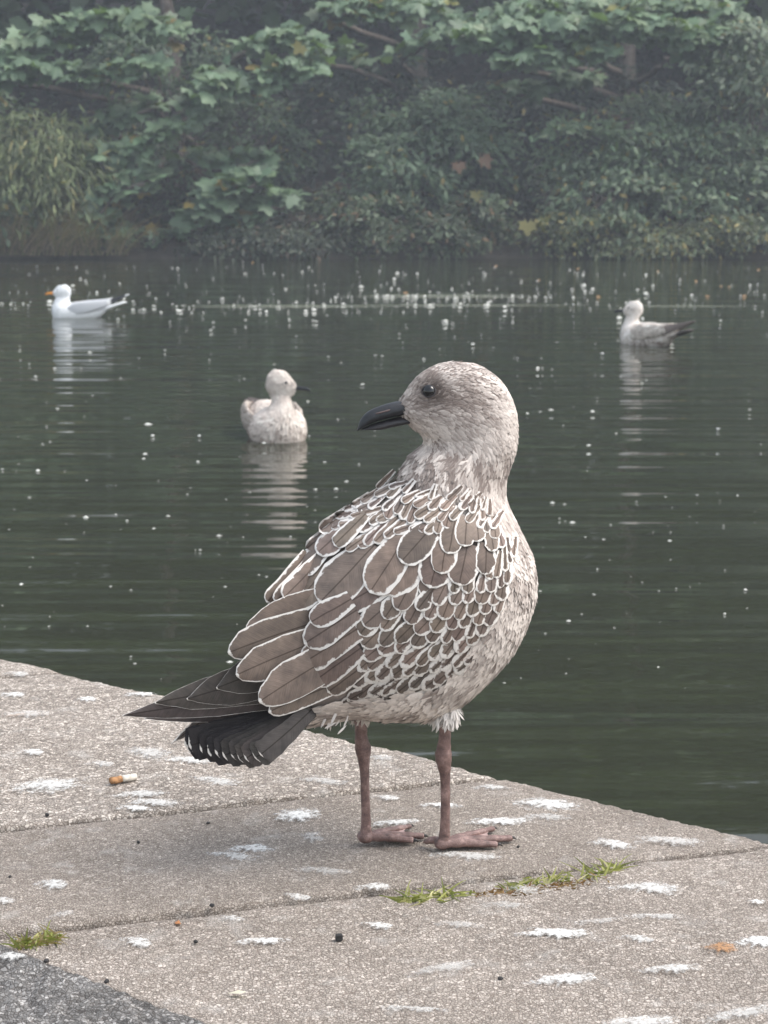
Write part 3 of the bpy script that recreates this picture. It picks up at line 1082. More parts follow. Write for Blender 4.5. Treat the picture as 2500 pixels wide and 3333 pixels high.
b.inputs['Roughness'].default_value = 0.5
bp = nd(nt, 'ShaderNodeBump', Strength=0.7, Distance=0.0006)
lk(nt, math_n(nt, 'ADD', gp.outputs[0], nz.outputs[0]), bp.inputs['Height'])
lk(nt, bp.outputs[0], b.inputs['Normal'])
M_WEB = simple('web_skin', (0.36, 0.255, 0.235), 0.6, 0.3, 170, 0.3, 0.4)
M_CLAW = simple('claw', (0.03, 0.026, 0.025), 0.5)


def leg(pts, foot_px, y_top, toes, hind, near):
    """pts: (photo x, photo y, radius mm across, radius mm deep) from thigh to ankle"""
    foot = w2l(ground(*foot_px))
    n = len(pts)
    path, rad = [], []
    for q, (x, y, ra, rb) in enumerate(pts):
        f = (q / (n - 1)) ** 0.7
        path.append(loc(x, y, y_top * (1 - f) + foot[1] * f))
        rad.append((rb * 0.00114, ra * 0.00114))
    path.append(foot + np.array([0, 0, 0.0055]))
    rad.append((0.0048, 0.0055))
    A = catmull(np.concatenate([np.array(path), np.array(rad)], 1), 46)
    # knobbly heel joint: raised scutes
    rr = A[:, 3:5] * (1 + 0.035 * np.sin(np.arange(46) * 2.1))[:, None]
    V, Fc = tube(A[:, :3], rr, 14)
    lg = obj('leg', mesh_np('leg', V, Fc), M_LEG, gull)
    parts = []
    tips = []
    for tx, ty, r0 in toes:
        t = w2l(ground(tx, ty))
        p0 = foot + np.array([0, 0, 0.0062])
        mid1 = foot + (t - foot) * 0.35 + np.array([0, 0, 0.0058])
        mid2 = foot + (t - foot) * 0.7 + np.array([0, 0, 0.0042])
        end = t + np.array([0, 0, 0.0026])
        pp = catmull(np.array([p0, mid1, mid2, end]), 16)
        w = r0 * (1.15 - 0.55 * np.linspace(0, 1, 16)) * (1 + 0.10 * np.sin(np.arange(16) * 1.9))
        parts.append(tube(pp, [(x, x * 0.8) for x in w * 0.001], 9))
        tips.append((t, end))
    hp = w2l(ground(*hind))
    parts.append(tube(catmull(np.array([foot + [0, 0, .006], (foot + hp) / 2 + [0, 0, .007], hp + [0, 0, .003]]), 8), [.0042, .0042, .004, .0036, .0032, .003, .0025, .0012], 8))
    parts.append(ball(foot + np.array([0, 0, 0.006]), 0.0068, sq=(1.1, 1, .85)))
    V, Fc = join(parts)
    ft = obj('foot', mesh_np('foot', V, Fc), M_LEG, lg)
    for (t, end), (tx, ty, r0) in zip(tips, toes):
        d = (t - foot) / np.linalg.norm(t - foot)
        V, Fc = tube([end - d * .001, end + d * .0025 + [0, 0, .0003], end + d * .005 - [0, 0, .0018]], [.0015, .0012, .0003], 6)
        obj('claw', mesh_np('claw', V, Fc), M_CLAW, ft)
    # webs between neighbouring toes
    WV, WF = [], []
    for q in range(len(tips) - 1):
        a, b5 = tips[q][0], tips[q + 1][0]
        nu, nv = 9, 7
        o = len(WV)
        for i in range(nu):
            for j in range(nv):
                u, v = i / (nu - 1), j / (nv - 1)
                e = (a * (1 - v) + b5 * v)
                reach = u * (0.93 - 0.30 * 4 * v * (1 - v) * 0.55)
                p = foot + (e - foot) * reach
                WV.append(p + np.array([0, 0, 0.0056 - 0.0022 * u + 0.0008 * math.sin(v * 17 + u * 3) * u]))
        WF += [tuple(int(x) + o for x in f) for f in grid_faces(nu, nv)]
    obj('web', mesh_np('web', np.array(WV), WF), M_WEB, ft)
    return lg


leg([(1447, 2290, 9, 9), (1448, 2345, 6.2, 6), (1449, 2380, 4.6, 4.6), (1446, 2422, 5.0, 5), (1443, 2458, 6.5, 5.9), (1446, 2492, 5.4, 5), (1449, 2530, 3.9, 3.6), (1450, 2600, 3.7, 3.3), (1449, 2668, 3.7, 3.3), (1447, 2715, 4.2, 3.9), (1443, 2745, 5.2, 5)],
    (1441, 2766), -0.024, [(1618, 2758, 5.2), (1664, 2737, 5.4), (1606, 2706, 4.4)], (1380, 2752), True)
leg([(1166, 2270, 9, 9), (1172, 2330, 6, 6), (1175, 2362, 4.8, 4.8), (1176, 2402, 5.0, 5), (1182, 2438, 6.3, 5.7), (1184, 2470, 4.8, 4.5), (1187, 2520, 3.6, 3.4), (1189, 2590, 3.5, 3.2), (1191, 2655, 3.6, 3.3), (1191, 2700, 4.3, 4), (1190, 2725, 5.2, 5)],
    (1191, 2745), 0.024, [(1345, 2744, 5.0), (1378, 2730, 5.2), (1335, 2698, 4.2)], (1166, 2736), False)

# downy thigh tufts
for (tx, ty), yy, nfl in (((1449, 2335), -0.024, 260), ((1172, 2318), 0.022, 160), ((1060, 2330), 0.0, 110)):
    c0 = loc(tx, ty, yy)
    n = nfl
    ang = RNG.random(n) * 2 * math.pi
    rr = np.sqrt(RNG.random(n)) * (0.011 if ty > 2332 else 0.009)
    if tx == 1060:
        P = c0 + np.stack([RNG.normal(0, .016, n), RNG.normal(0, .012, n), RNG.normal(0.006, .004, n)], 1)
    else:
        P = c0 + np.stack([np.cos(ang) * rr, np.sin(ang) * rr, 0.010 - 0.012 * RNG.random(n)], 1)
    D = np.stack([RNG.normal(-0.25, .3, n) + (-.8 if tx == 1060 else 0), RNG.normal(0, .3, n), -np.ones(n)], 1)
    N = P - c0 + np.array([0, -0.004, 0])
    N /= np.linalg.norm(N, axis=1)[:, None] + 1e-9
    L = 0.009 + 0.008 * RNG.random(n)
    v = RNG.random(n)[:, None]
    cm = np.array([0.64, 0.59, 0.55]) * (0.8 + 0.3 * v)
    V, Fc, Cc = flakes(P, N, D, L, L * 0.2, cm, cm, 0.05, RNG, 0.3)
    tf = obj('down', mesh_np('down', V, Fc, attrs={'Col': ('FLOAT_COLOR', Cc)}), M_PLUME, gull)
    tag(tf, kind='stuff')

# ------------------------------------------------------------------ far bank
SH = 22.9                                    # shoreline distance
xs = np.linspace(-42, 42, 150)
ys = np.concatenate([np.linspace(0, 3, 26), np.linspace(3.3, 34, 40)])
XX, YY = np.meshgrid(xs, ys, indexing='ij')
fl = np.stack([XX, YY, 0 * XX], -1).reshape(-1, 3)
shore = SH - 0.15 + (fbm(fl * [1, 0, 0], 0.5, 61, 3).reshape(XX.shape) - 0.5) * 0.7
hh = np.interp(YY, [0, 0.12, 0.35, 1.2, 3, 8, 20, 34], [-0.35, 0.02, 0.22, 0.42, 1.0, 3.0, 7.0, 9.5])
hh = hh + (fbm(fl, 1.6, 62, 3).reshape(XX.shape) - 0.5) * 0.5 * np.clip(YY / 0.5, 0, 1)
V = np.stack([XX, shore + YY, WZ + hh], -1).reshape(-1, 3)
bank = obj('bank', mesh_np('bank', V, grid_faces(*XX.shape)), M_SOIL)
tag(bank, kind='structure')


def bank_z(x, y):
    return WZ + float(np.interp(y - SH, [0, 0.12, 0.35, 1.2, 3, 8, 20, 34], [-0.35, 0.02, 0.22, 0.42, 1.0, 3.0, 7.0, 9.5]))


# leaf templates: (verts, faces) in the leaf plane, stalk at the origin, tip along +y, unit length
def maple_leaf():
    R = [(-90, .06), (-62, .52), (-40, .34), (-12, .78), (-2, .60), (22, .62), (35, .88), (48, .64), (62, .6), (76, .82), (90, 1.0)]
    pts = []
    for a, r in R:
        pts.append((math.cos(math.radians(a)) * r * 0.78, math.sin(math.radians(a)) * r * 0.74 + 0.26))
    left = [(-x, y) for x, y in reversed(pts[1:-1])]
    out = pts + left
    V = [(0, 0.3, 0.0)] + [(x, y, -0.16 * abs(x) - 0.10 * max(0, y - 0.4) ** 2 * 2) for x, y in out]
    n = len(out)
    Fc = [(0, 1 + i, 1 + (i + 1) % n) for i in range(n)]
    return np.array(V), np.array(Fc)


def oval_leaf(w=0.46):
    V = [(0, 0, 0), (-w * .42, .3, -.05), (0, .42, .03), (w * .42, .3, -.05), (-w * .34, .68, -.06), (w * .34, .68, -.06), (0, 1, -.08)]
    Fc = [(0, 2, 1), (0, 3, 2), (1, 2, 4), (2, 3, 5), (2, 5, 6), (2, 6, 4)]
    return np.array(V), np.array(Fc)


ML, MLF = maple_leaf()
OL, OLF = oval_leaf()
WLV, WLF = oval_leaf(0.16)


def frames(n, up, out, spread, rng):
    """leaf frames: normal about 'up' with spread, tip along 'out' drooping"""
    N = np.atleast_2d(up) + rng.normal(0, spread, (n, 3))
    N /= np.linalg.norm(N, axis=1)[:, None]
    T = out + rng.normal(0, 0.45, (n, 3))
    T = T - N * (T * N).sum(1)[:, None]
    T /= np.linalg.norm(T, axis=1)[:, None] + 1e-9
    return np.cross(T, N), T, N


def leaf_mesh(P, X, T, N, size, tpl, tf):
    V = (P[:, None] + X[:, None] * (tpl[None, :, 0:1] * size[:, None, None]) + T[:, None] * (tpl[None, :, 1:2] * size[:, None, None])
         + N[:, None] * (tpl[None, :, 2:3] * size[:, None, None]))
    Fc = (tf[None] + (np.arange(len(P)) * len(tpl))[:, None, None]).reshape(-1, tf.shape[1])
    return V.reshape(-1, 3), Fc


GREENS = np.array([[0.125, 0.18, 0.11], [0.135, 0.195, 0.115], [0.11, 0.165, 0.10], [0.15, 0.205, 0.115]])


def leaf_cols(n, base, rng, var=0.35, odd=0.0, oddcol=(0.2, 0.15, 0.04)):
    c = np.array(base)[None] * (1 + var * (rng.random((n, 1)) - 0.5) * 2) * (1 + 0.12 * (rng.random((n, 3)) - 0.5))
    k = rng.random(n) < odd
    c[k] = np.array(oddcol) * (0.7 + 0.6 * rng.random((k.sum(), 1)))
    return c


LEAF_VARIANTS = []
for q in range(8):
    V = ML.copy()
    V[:, 2] += 0.06 * RNG.normal(size=len(V)) - 0.12 * (V[:, 0] ** 2) * RNG.random()
    V[:, 0] *= 0.9 + 0.2 * RNG.random()
    cc = GREENS[q % 4] * (0.9 + 0.35 * RNG.random())
    if q == 7:
        cc = np.array([0.17, 0.17, 0.04])
    LEAF_VARIANTS.append(mesh_np('leaf', V, MLF, smooth=False, attrs={'Col': ('FLOAT_COLOR', np.tile(cc, (len(V), 1)))}))
    LEAF_VARIANTS[-1].materials.append(M_LEAF)

LEAF_YELLOW = mesh_np('leaf', ML, MLF, smooth=False, attrs={'Col': ('FLOAT_COLOR', np.tile([0.20, 0.18, 0.06], (len(ML), 1)))})
LEAF_RUST = mesh_np('leaf', ML, MLF, smooth=False, attrs={'Col': ('FLOAT_COLOR', np.tile([0.17, 0.10, 0.06], (len(ML), 1)))})
for q in (LEAF_YELLOW, LEAF_RUST):
    q.materials.append(M_LEAF)


def limb_tube(pts, r0, r1, n=14, jit=0.0):
    pts = catmull(np.array(pts, float), n)
    pts[1:-1] += RNG.normal(0, jit, (n - 2, 3))
    return tube(pts, np.linspace(r0, r1, n), 7)


def bough_points(spray, n, rng):
    """spray: polyline of (px, py, Y) centre points with half thickness (m) -> leaf points, outward directions"""
    A = np.array([np.append(at_y(x, y, Yd), r) for x, y, Yd, r in spray])
    k = max(len(A), 2)
    B = catmull(A, 40)
    i = rng.integers(0, 40, n)
    r = B[i, 3]
    off = rng.normal(0, 1, (n, 3))
    off /= np.linalg.norm(off, axis=1)[:, None]
    off *= (rng.random(n) ** 0.4)[:, None] * r[:, None]
    off[:, 2] *= 0.55
    return B[i, :3] + off, off / (r[:, None] + 1e-6)


def maple(base, height, sprays, label, rng, crown_r, lean=0.0, n_crown=2600, odd=0.03):
    bx, by = base
    z0 = bank_z(bx, by) - 0.15
    t = empty('maple_tree', (bx, by, z0))
    tag(t, label, 'tree', 'trees along the far bank')
    o = np.array([bx, by, z0])
    top = np.array([lean, 0.2, height])
    trunk = [(0, 0, 0), (0.1 * lean, .05, height * .2), (0.4 * lean, .1, height * .5), tuple(top)]
    obj('trunk', mesh_np('trunk', *limb_tube(trunk, 0.17, 0.05, 16, 0.02)), M_BARK, t)
    kept = 0
    sV, sF, sC, off = [], [], [], 0
    for spray, cnt, size, fwd in sprays:
        cnt = int(cnt * 1.9)
        size = size * .9
        P, out = bough_points(spray, cnt, rng)
        # limb from the trunk through the spray
        A = np.array([at_y(x, y, Yd) for x, y, Yd, r in spray]) - o
        root = np.array([0.05 * lean, 0.05, max(0.6, min(height * .8, A[0][2] - 0.4))])
        obj('limb', mesh_np('limb', *limb_tube([root, root * .4 + A[0] * .6 + [0, 0, -.05]] + [a - [0, 0, 0.1] for a in A], 0.05, 0.008, 18, 0.015)), M_BARK, t)
        dr = np.stack([out[:, 0] * 0.7, -0.55 + out[:, 1] * 0.4, -0.35 + out[:, 2] * 0.2], 1)
        X, T, N = frames(cnt, np.array([0.0, -0.42, 0.85]), dr, 0.33, rng)
        S = size * (0.7 + 0.6 * rng.random(cnt))
        order = np.argsort(P[:, 1])
        front = set(order[:int(cnt * 0.33)].tolist())
        for q in range(cnt):
            if q in front and kept < 280:
                me = LEAF_VARIANTS[rng.integers(0, 7) if rng.random() > odd else 7]
                lf = bpy.data.objects.new('leaf', me)
                COL.objects.link(lf)
                lf.parent = t
                M = Matrix(((X[q][0], T[q][0], N[q][0], P[q][0] - o[0]), (X[q][1], T[q][1], N[q][1], P[q][1] - o[1]),
                            (X[q][2], T[q][2], N[q][2], P[q][2] - o[2]), (0, 0, 0, 1)))
                lf.matrix_local = M @ Matrix.Scale(S[q], 4)
                kept += 1
        rest = np.array([q for q in range(cnt) if not (q in front)])
        V, Fc = leaf_mesh(P[rest] - o, X[rest], T[rest], N[rest], S[rest], ML, MLF)
        C = np.repeat(leaf_cols(len(rest), GREENS[0], rng, .35, odd), len(ML), 0)
        sV.append(V)
        sF.append(Fc + off)
        sC.append(C)
        off += len(V)
    # the high crown above the picture
    cc = np.array([lean, 1.6, height + 0.8])
    P = rng.normal(0, 1, (n_crown, 3))
    P /= np.linalg.norm(P, axis=1)[:, None]
    P = cc + P * (rng.random(n_crown) ** 0.35)[:, None] * np.array(crown_r)
    lump = fbm(P + o, 0.9, 77, 2)
    P = P[lump > 0.44]
    n = len(P)
    X, T, N = frames(n, np.array([0, -0.3, 0.9]), rng.normal(0, 1, (n, 3)) + [0, -.4, -.4], 0.45, rng)
    V, Fc = leaf_mesh(P, X, T, N, 0.34 * (0.7 + 0.6 * rng.random(n)), ML, MLF)
    sV.append(V)
    sF.append(Fc + off)
    sC.append(np.repeat(leaf_cols(n, GREENS[1], rng), len(ML), 0))
    cr = obj('crown', mesh_np('crown', np.concatenate(sV), np.concatenate(sF), smooth=False, attrs={'Col': ('FLOAT_COLOR', np.concatenate(sC))}), M_LEAF, t)
    tag(cr, kind='stuff')
    return t


def sp(pts, Y, r):
    """overview pixels -> spray with depth and half thickness"""
    n = len(pts)
    rr = r if isinstance(r, (list, tuple)) else [r] * n
    YY_ = Y if isinstance(Y, (list, tuple)) else [Y] * n
    return [(x * K15, y * K15, yy, q) for (x, y), yy, q in zip(pts, YY_, rr)]


R2 = np.random.default_rng(21)
# big maple whose boughs hang over the water on the left
maple((-2.9, 26.2), 5.2, [
    (sp([(30, 120), (130, 60), (260, 40), (380, 60)], 23.6, .30), 120, .23, 1),
    (sp([(-40, 150), (60, 140), (180, 150), (330, 130)], 23.4, .26), 110, .23, 1),
    (sp([(10, 290), (60, 320)], 23.6, .24), 34, .22, 1),
    (sp([(460, 150), (540, 180), (600, 150), (665, 140)], 23.5, .22), 90, .23, 1),
    (sp([(560, 90), (620, 70), (680, 110)], 23.7, .22), 55, .22, 1),
    (sp([(480, 170), (440, 210), (370, 270), (300, 310), (230, 330)], 23.2, .22), 130, .23, 1),
    (sp([(330, 215), (270, 240), (220, 270)], 23.6, .2), 50, .21, 1),
    (sp([(330, 370), (260, 400), (200, 470), (250, 500)], 23.0, .28), 120, .22, 1),
    (sp([(560, 370), (500, 400), (450, 440), (420, 470)], 22.9, .24), 95, .25, 1),
    (sp([(620, 420), (560, 440), (480, 490), (330, 500)], 23.1, .24), 100, .22, 1),
    (sp([(400, 330), (480, 350), (560, 330)], 23.7, .22), 60, .21, 1),
], 'broad maple with drooping boughs of big pale leaves above the dry grass', R2, (4.2, 2.6, 2.6), -0.3)
maple((3.4, 26.6), 5.4, [
    (sp([(1040, 80), (1130, 60), (1240, 55)], 23.6, .30), 120, .25, 1),
    (sp([(1230, 70), (1330, 50), (1430, 60), (1520, 70)], 23.5, .30), 135, .25, 1),
    (sp([(1080, 20), (1250, 10), (1450, 5), (1560, 25)], 23.9, .26), 110, .24, 1),
    (sp([(1090, 120), (1180, 120), (1300, 105)], 23.4, .2), 60, .24, 1),
    (sp([(1085, 180), (1140, 190), (1220, 165), (1290, 170)], 24.3, .16), 52, .22, 1),
    (sp([(1480, 95), (1540, 110)], 23.7, .2), 34, .22, 1),
], 'maple with a level bough of large leaves above the round leafy shrub', R2, (4.4, 2.6, 2.6), 0.3)
maple((0.5, 27.6), 5.6, [
    (sp([(720, 20), (800, 15), (880, 20), (960, 10)], 24.2, .24), 90, .22, 1),
    (sp([(680, 110), (740, 100), (800, 130)], 24.8, .2), 34, .2, 1),
    (sp([(870, 110), (960, 60), (1020, 40)], 25.2, .25), 46, .2, 1),
], 'slender maple set back in the dark gap between the leaning boughs', R2, (4.2, 2.6, 2.6), 0.0, odd=0.08)


def shrub(name, cat, label, blobs, n, size, base, rng, tpl=(OL, OLF), odd=0.03, oddcol=(0.2, 0.16, 0.05), up=(0, -0.5, 0.8), spread=0.55, droop=(0, -.3, -.3), stems=7, group='shrubs along the far bank'):
    """blobs: (overview x, y, rx, ry, Y): leafy lobes; one plant with stems and foliage"""
    C = np.array([at_y(x * K15, y * K15, Y) for x, y, rx, ry, Y in blobs])
    bx, by = float(C[:, 0].mean()), float(C[:, 1].mean() + 0.15)
    by = max(by, SH + 0.25)
    o = np.array([bx, by, bank_z(bx, by) - 0.05])
    t = empty(name, tuple(o))
    tag(t, label, cat, group)
    ar = np.array([rx * ry for x, y, rx, ry, Y in blobs], float)
    idx = rng.choice(len(blobs), n, p=ar / ar.sum())
    dr = rng.normal(0, 1, (n, 3))
    dr /= np.linalg.norm(dr, axis=1)[:, None]
    R = np.array([[rx * K15 * Y / F, 0.75 * (rx + ry) / 2 * K15 * Y / F, ry * K15 * Y / F] for x, y, rx, ry, Y in blobs])[idx]
    # leaves sit in sprays: flat clumps fanned out over the lobes, with dark gaps between them
    nc = max(12, n // 42)
    cc = C[idx[:nc]] + dr[:nc] * R[:nc] * (0.55 + 0.5 * rng.random(nc) ** 0.6)[:, None]
    cd = dr[:nc]
    own = rng.integers(0, nc, n)
    cr_ = size * (1.6 + 1.6 * rng.random(nc))
    loc_ = rng.normal(0, 0.6, (n, 3)) * cr_[own][:, None]
    loc_[:, 2] = loc_[:, 2] * 0.45 - 0.35 * (loc_ * cd[own]).sum(1)
    P = cc[own] + loc_
    lump = fbm(cc, 2.6, 91, 2)[own]
    keep = (lump > 0.40) & (P[:, 2] > WZ + 0.03)
    P, own = P[keep], own[keep]
    n = len(P)
    upv = np.array(up, float)[None] + cd[own] * 0.35
    X, T, N = frames(n, upv, cd[own] * 0.8 + np.array(droop), spread, rng)
    dr = cd[own]
    S = size * (0.6 + 0.8 * rng.random(n))
    V, Fc = leaf_mesh(P - o, X, T, N, S, *tpl)
    cb = np.array(base)[None] * ((0.7 + 0.6 * fbm(P, 2.0, 12, 2)) * (0.75 + 0.5 * rng.random(nc))[own])[:, None]
    cl = leaf_cols(n, (1, 1, 1), rng, .3) * cb
    k = rng.random(n) < odd
    cl[k] = np.array(oddcol)
    fo = obj('foliage', mesh_np('foliage', V, Fc, smooth=False, attrs={'Col': ('FLOAT_COLOR', np.repeat(cl, len(tpl[0]), 0))}), M_LEAF, t)
    tag(fo, kind='stuff')
    for q in range(stems):
        c = C[q % len(C)] - o + rng.normal(0, .12, 3)
        r0 = np.array([rng.normal(0, .12), rng.normal(0, .1), 0])
        obj('stem', mesh_np('stem', *limb_tube([r0, r0 * .5 + c * .4 + [0, 0, .1], c * 0.95], .025, .006, 9, .02)), M_BARK, t)
    return t


SG = (0.095, 0.135, 0.08)
SG2 = (0.105, 0.145, 0.085)
shrub('shrub', 'shrub', 'wide rounded shrub of small dull green leaves on the bank beneath the level maple bough', [(1420, 330, 150, 100, 23.9), (1250, 320, 90, 70, 23.6), (1560, 340, 130, 110, 24.0), (1330, 420, 130, 90, 23.5), (1500, 440, 150, 80, 23.6), (1390, 260, 80, 50, 24.2), (1640, 400, 80, 110, 23.8)], 17000, .10, SG2, R2)
shrub('shrub', 'shrub', 'tall grey-green shrub in the middle of the bank with pointed leaf sprays', [(900, 290, 110, 90, 24.2), (980, 250, 80, 60, 24.3), (830, 250, 60, 60, 24.5), (1010, 330, 90, 80, 24.0), (860, 380, 110, 80, 23.8)], 10000, .10, SG, R2)
shrub('shrub', 'shrub', 'low dark shrub trailing into the water below the tall grey-green shrub', [(820, 490, 110, 60, 23.2), (940, 510, 100, 50, 23.1), (760, 440, 70, 60, 23.5), (1030, 470, 70, 60, 23.3)], 8500, .08, (0.08, 0.105, 0.06), R2, odd=.10, oddcol=(0.17, .11, .06))
shrub('shrub', 'shrub', 'low yellow-flecked shrub at the waterline below the wide rounded shrub', [(1290, 510, 90, 45, 23.1), (1420, 520, 110, 40, 23.1), (1190, 500, 60, 40, 23.2), (1560, 510, 110, 45, 23.2)], 8500, .075, (0.095, 0.115, 0.06), R2, odd=.12, oddcol=(0.24, .2, .06))
shrub('shrub', 'shrub', 'silvery small-leaved shrub top filling the corner beside the level maple bough', [(1600, 110, 80, 60, 23.7), (1660, 150, 80, 70, 23.8), (1560, 190, 40, 30, 23.7)], 3600, .11, (0.12, 0.155, 0.10), R2)
shrub('willow_shrub', 'shrub', 'pale arching narrow-leaved willow shrub above the dry grass', [(100, 320, 110, 80, 23.3), (60, 390, 100, 70, 23.2), (180, 300, 70, 60, 23.5), (140, 370, 80, 70, 23.3), (-30, 340, 90, 90, 23.4)], 6500, .15, (0.15, 0.18, 0.085), R2, tpl=(WLV, WLF), droop=(0.3, -.4, -1.1), odd=.06, oddcol=(.26, .24, .1))
shrub('shrub', 'shrub', 'dim fine-leaved shrub behind the drooping left maple boughs', [(300, 140, 120, 70, 24.8), (420, 110, 90, 60, 24.9), (300, 290, 90, 80, 24.6), (400, 400, 120, 80, 24.2), (560, 300, 110, 90, 24.9)], 8000, .09, (0.075, 0.11, 0.065), R2)
shrub('shrub', 'shrub', 'ivy-covered shrub far back in the dark gap, its shade put into the leaf colour', [(700, 300, 130, 110, 26.0), (1130, 260, 140, 90, 26.2), (820, 180, 140, 70, 26.6), (1300, 200, 160, 60, 26.4), (600, 480, 140, 70, 24.6), (1090, 420, 100, 90, 24.8)], 9000, .11, (0.035, 0.048, 0.033), R2, odd=.03)  # leaf colour darkened to deepen the shade of the gap

shrub('shrub', 'shrub', 'dark bramble trailing to the waterline below the lowest maple bough', [(620, 515, 90, 40, 23.0), (700, 500, 70, 50, 23.15), (520, 525, 90, 32, 23.0), (400, 525, 90, 30, 23.0)], 5000, .08, (0.045, 0.056, 0.036), R2, odd=.06, oddcol=(0.13, .09, .06))
for q, (x0, lab) in enumerate([(1840, 'bushy shrub on the bank just beyond the wide rounded shrub'), (2180, 'spreading shrub two plants beyond the wide rounded shrub'), (2540, 'outermost shrub of the right shore'), (-170, 'bushy shrub on the bank just beyond the pale willow shrub'), (-520, 'outermost shrub of the left shore')]):
    shrub('shrub', 'shrub', lab, [(x0, 360, 170, 110, 23.8), (x0 + 90, 250, 130, 90, 24.3), (x0 - 60, 470, 170, 70, 23.3), (x0 + 130, 470, 150, 70, 23.3), (x0 - 80, 200, 120, 90, 24.8)], 8000, .11, SG if q % 2 else SG2, R2)
# understorey carpet so that no bare soil shows
n = 26000
P = np.stack([R2.uniform(-13, 13, n), SH + 0.2 + R2.random(n) * 9, np.zeros(n)], 1)
P[:, 2] = WZ + np.interp(P[:, 1] - SH, [0, 0.12, 0.35, 1.2, 3, 8, 20, 34], [-0.35, 0.02, 0.22, 0.42, 1.0, 3.0, 7.0, 9.5]) + R2.random(n) ** 2 * 0.45
X, T, N = frames(n, np.array([0, -.45, .8]), R2.normal(0, 1, (n, 3)), .5, R2)
V, Fc = leaf_mesh(P, X, T, N, 0.11 * (.6 + .8 * R2.random(n)), OL, OLF)
cv = obj('ivy', mesh_np('ivy', V, Fc, smooth=False, attrs={'Col': ('FLOAT_COLOR', np.repeat(leaf_cols(n, (0.026, 0.036, 0.024), R2, .4, .04, (.1, .07, .04)), len(OL), 0))}), M_LEAF)  # very dark leaf colour stands in for shade between the plants
tag(cv, 'ground ivy covering the bank, its leaf colour darkened to deepen the shade', 'ivy', kind='stuff')

# trees standing behind and to the sides: they close the view and darken the water
BACK = [(-8.5, 27.0, 6.0, 'dense tree left of the willow shrub, mostly outside the picture'), (-5.4, 30.5, 7.5, 'dark tree behind the broad maple'), (-1.4, 32.0, 8.0, 'dark tree deep behind the slender maple'), (3.0, 31.5, 7.8, 'dark tree behind the maple with the level bough'), (6.0, 34.5, 9.0, 'added tallest tree, furthest up the right slope, screening sky from the water'),  # the last is an unseen tree added to keep bright sky out of the reflections
        (7.2, 28.5, 6.6, 'dense tree right of the wide rounded shrub'), (10.5, 33.5, 9.0, 'added tall tree behind the dense right tree, screening sky from the water'), (12.5, 28.0, 6.4, 'tree standing apart beyond the dense tree on the right bank'), (-13.5, 28.0, 6.6, 'tree standing apart beyond the dense tree on the left bank'), (18.5, 28.5, 6.5, 'outermost tree of the right bank'), (-19.5, 28.5, 6.5, 'outermost tree of the left bank')]  # the second, also out of view, was added to close a sky gap
for bx, by, hgt, lab in BACK:
    z0 = bank_z(bx, by) - 0.2
    t = empty('tree', (bx, by, z0))
    tag(t, lab, 'tree', 'trees along the far bank')
    obj('trunk', mesh_np('trunk', *limb_tube([(0, 0, 0), (.1, 0, hgt * .4), (-.1, 0, hgt * .95)], .22, .06, 12, .03)), M_BARK, t)
    for q in range(5):
        a = R2.random() * 6.28
        z = hgt * (.35 + .12 * q)
        e = np.array([math.cos(a) * 1.7, math.sin(a) * 1.4, z + .8])
        obj('limb', mesh_np('limb', *limb_tube([(0, 0, z - .2), tuple(e * [.5, .5, 1] - [0, 0, .3]), tuple(e)], .06, .015, 8, .02)), M_BARK, t)
    n = 9500
    hgt += 0.7
    P = R2.normal(0, 1, (n, 3))
    P /= np.linalg.norm(P, axis=1)[:, None]
    P = np.array([0, 0, hgt * .62]) + P * (R2.random(n) ** .4)[:, None] * np.array([3.7, 2.6, hgt * .62])
    P = P[fbm(P + [bx, by, 0], .8, 15, 3) > .37]
    n = len(P)
    X, T, N = frames(n, np.array([0, -.3, .9]), R2.normal(0, 1, (n, 3)) + [0, -.3, -.4], .5, R2)
    V, Fc = leaf_mesh(P, X, T, N, .38 * (.7 + .6 * R2.random(n)), OL * [1.6, 1, 1], OLF)
    cr = obj('crown', mesh_np('crown', V, Fc, smooth=False, attrs={'Col': ('FLOAT_COLOR', np.repeat(leaf_cols(n, GREENS[R2.integers(0, 3)], R2), len(OL), 0))}), M_LEAF, t)
    tag(cr, kind='stuff')

# a few autumn leaves caught on the shrubs
for (x, y, Y, me, s, lab) in [(990, 365, 23.4, LEAF_RUST, .17, 'rusty maple leaf caught in the shrubs, paler of the two'), (1040, 352, 23.5, LEAF_RUST, .21, 'large rusty maple leaf caught in the shrubs'), (1030, 428, 23.3, LEAF_YELLOW, .16, 'dull yellow maple leaf hanging below the rusty ones'),
                         (1140, 492, 23.0, LEAF_YELLOW, .22, 'yellow-green maple leaf hanging low over the water'), (1175, 485, 23.05, LEAF_VARIANTS[7], .2, 'green-yellow maple leaf beside the yellow one low over the water'), (655, 112, 23.3, LEAF_YELLOW, .18, 'single yellow leaf at the end of the broad maple bough')]:
    p = at_y(x * K15, y * K15, Y)
    o = obj('maple_leaf', me)
    o.location = tuple(p + [0, 0, .1])
    o.rotation_euler = (math.radians(105 + 20 * R2.random()), R2.normal(0, .3), math.radians(180) + R2.normal(0, .4))
    o.rotation_euler = (math.radians(-115 + 20 * R2.random()), R2.normal(0, .3), R2.normal(0, .4))
    o.scale = (s, s, s)
    tag(o, lab, 'leaf', 'autumn leaves in the shrubs')

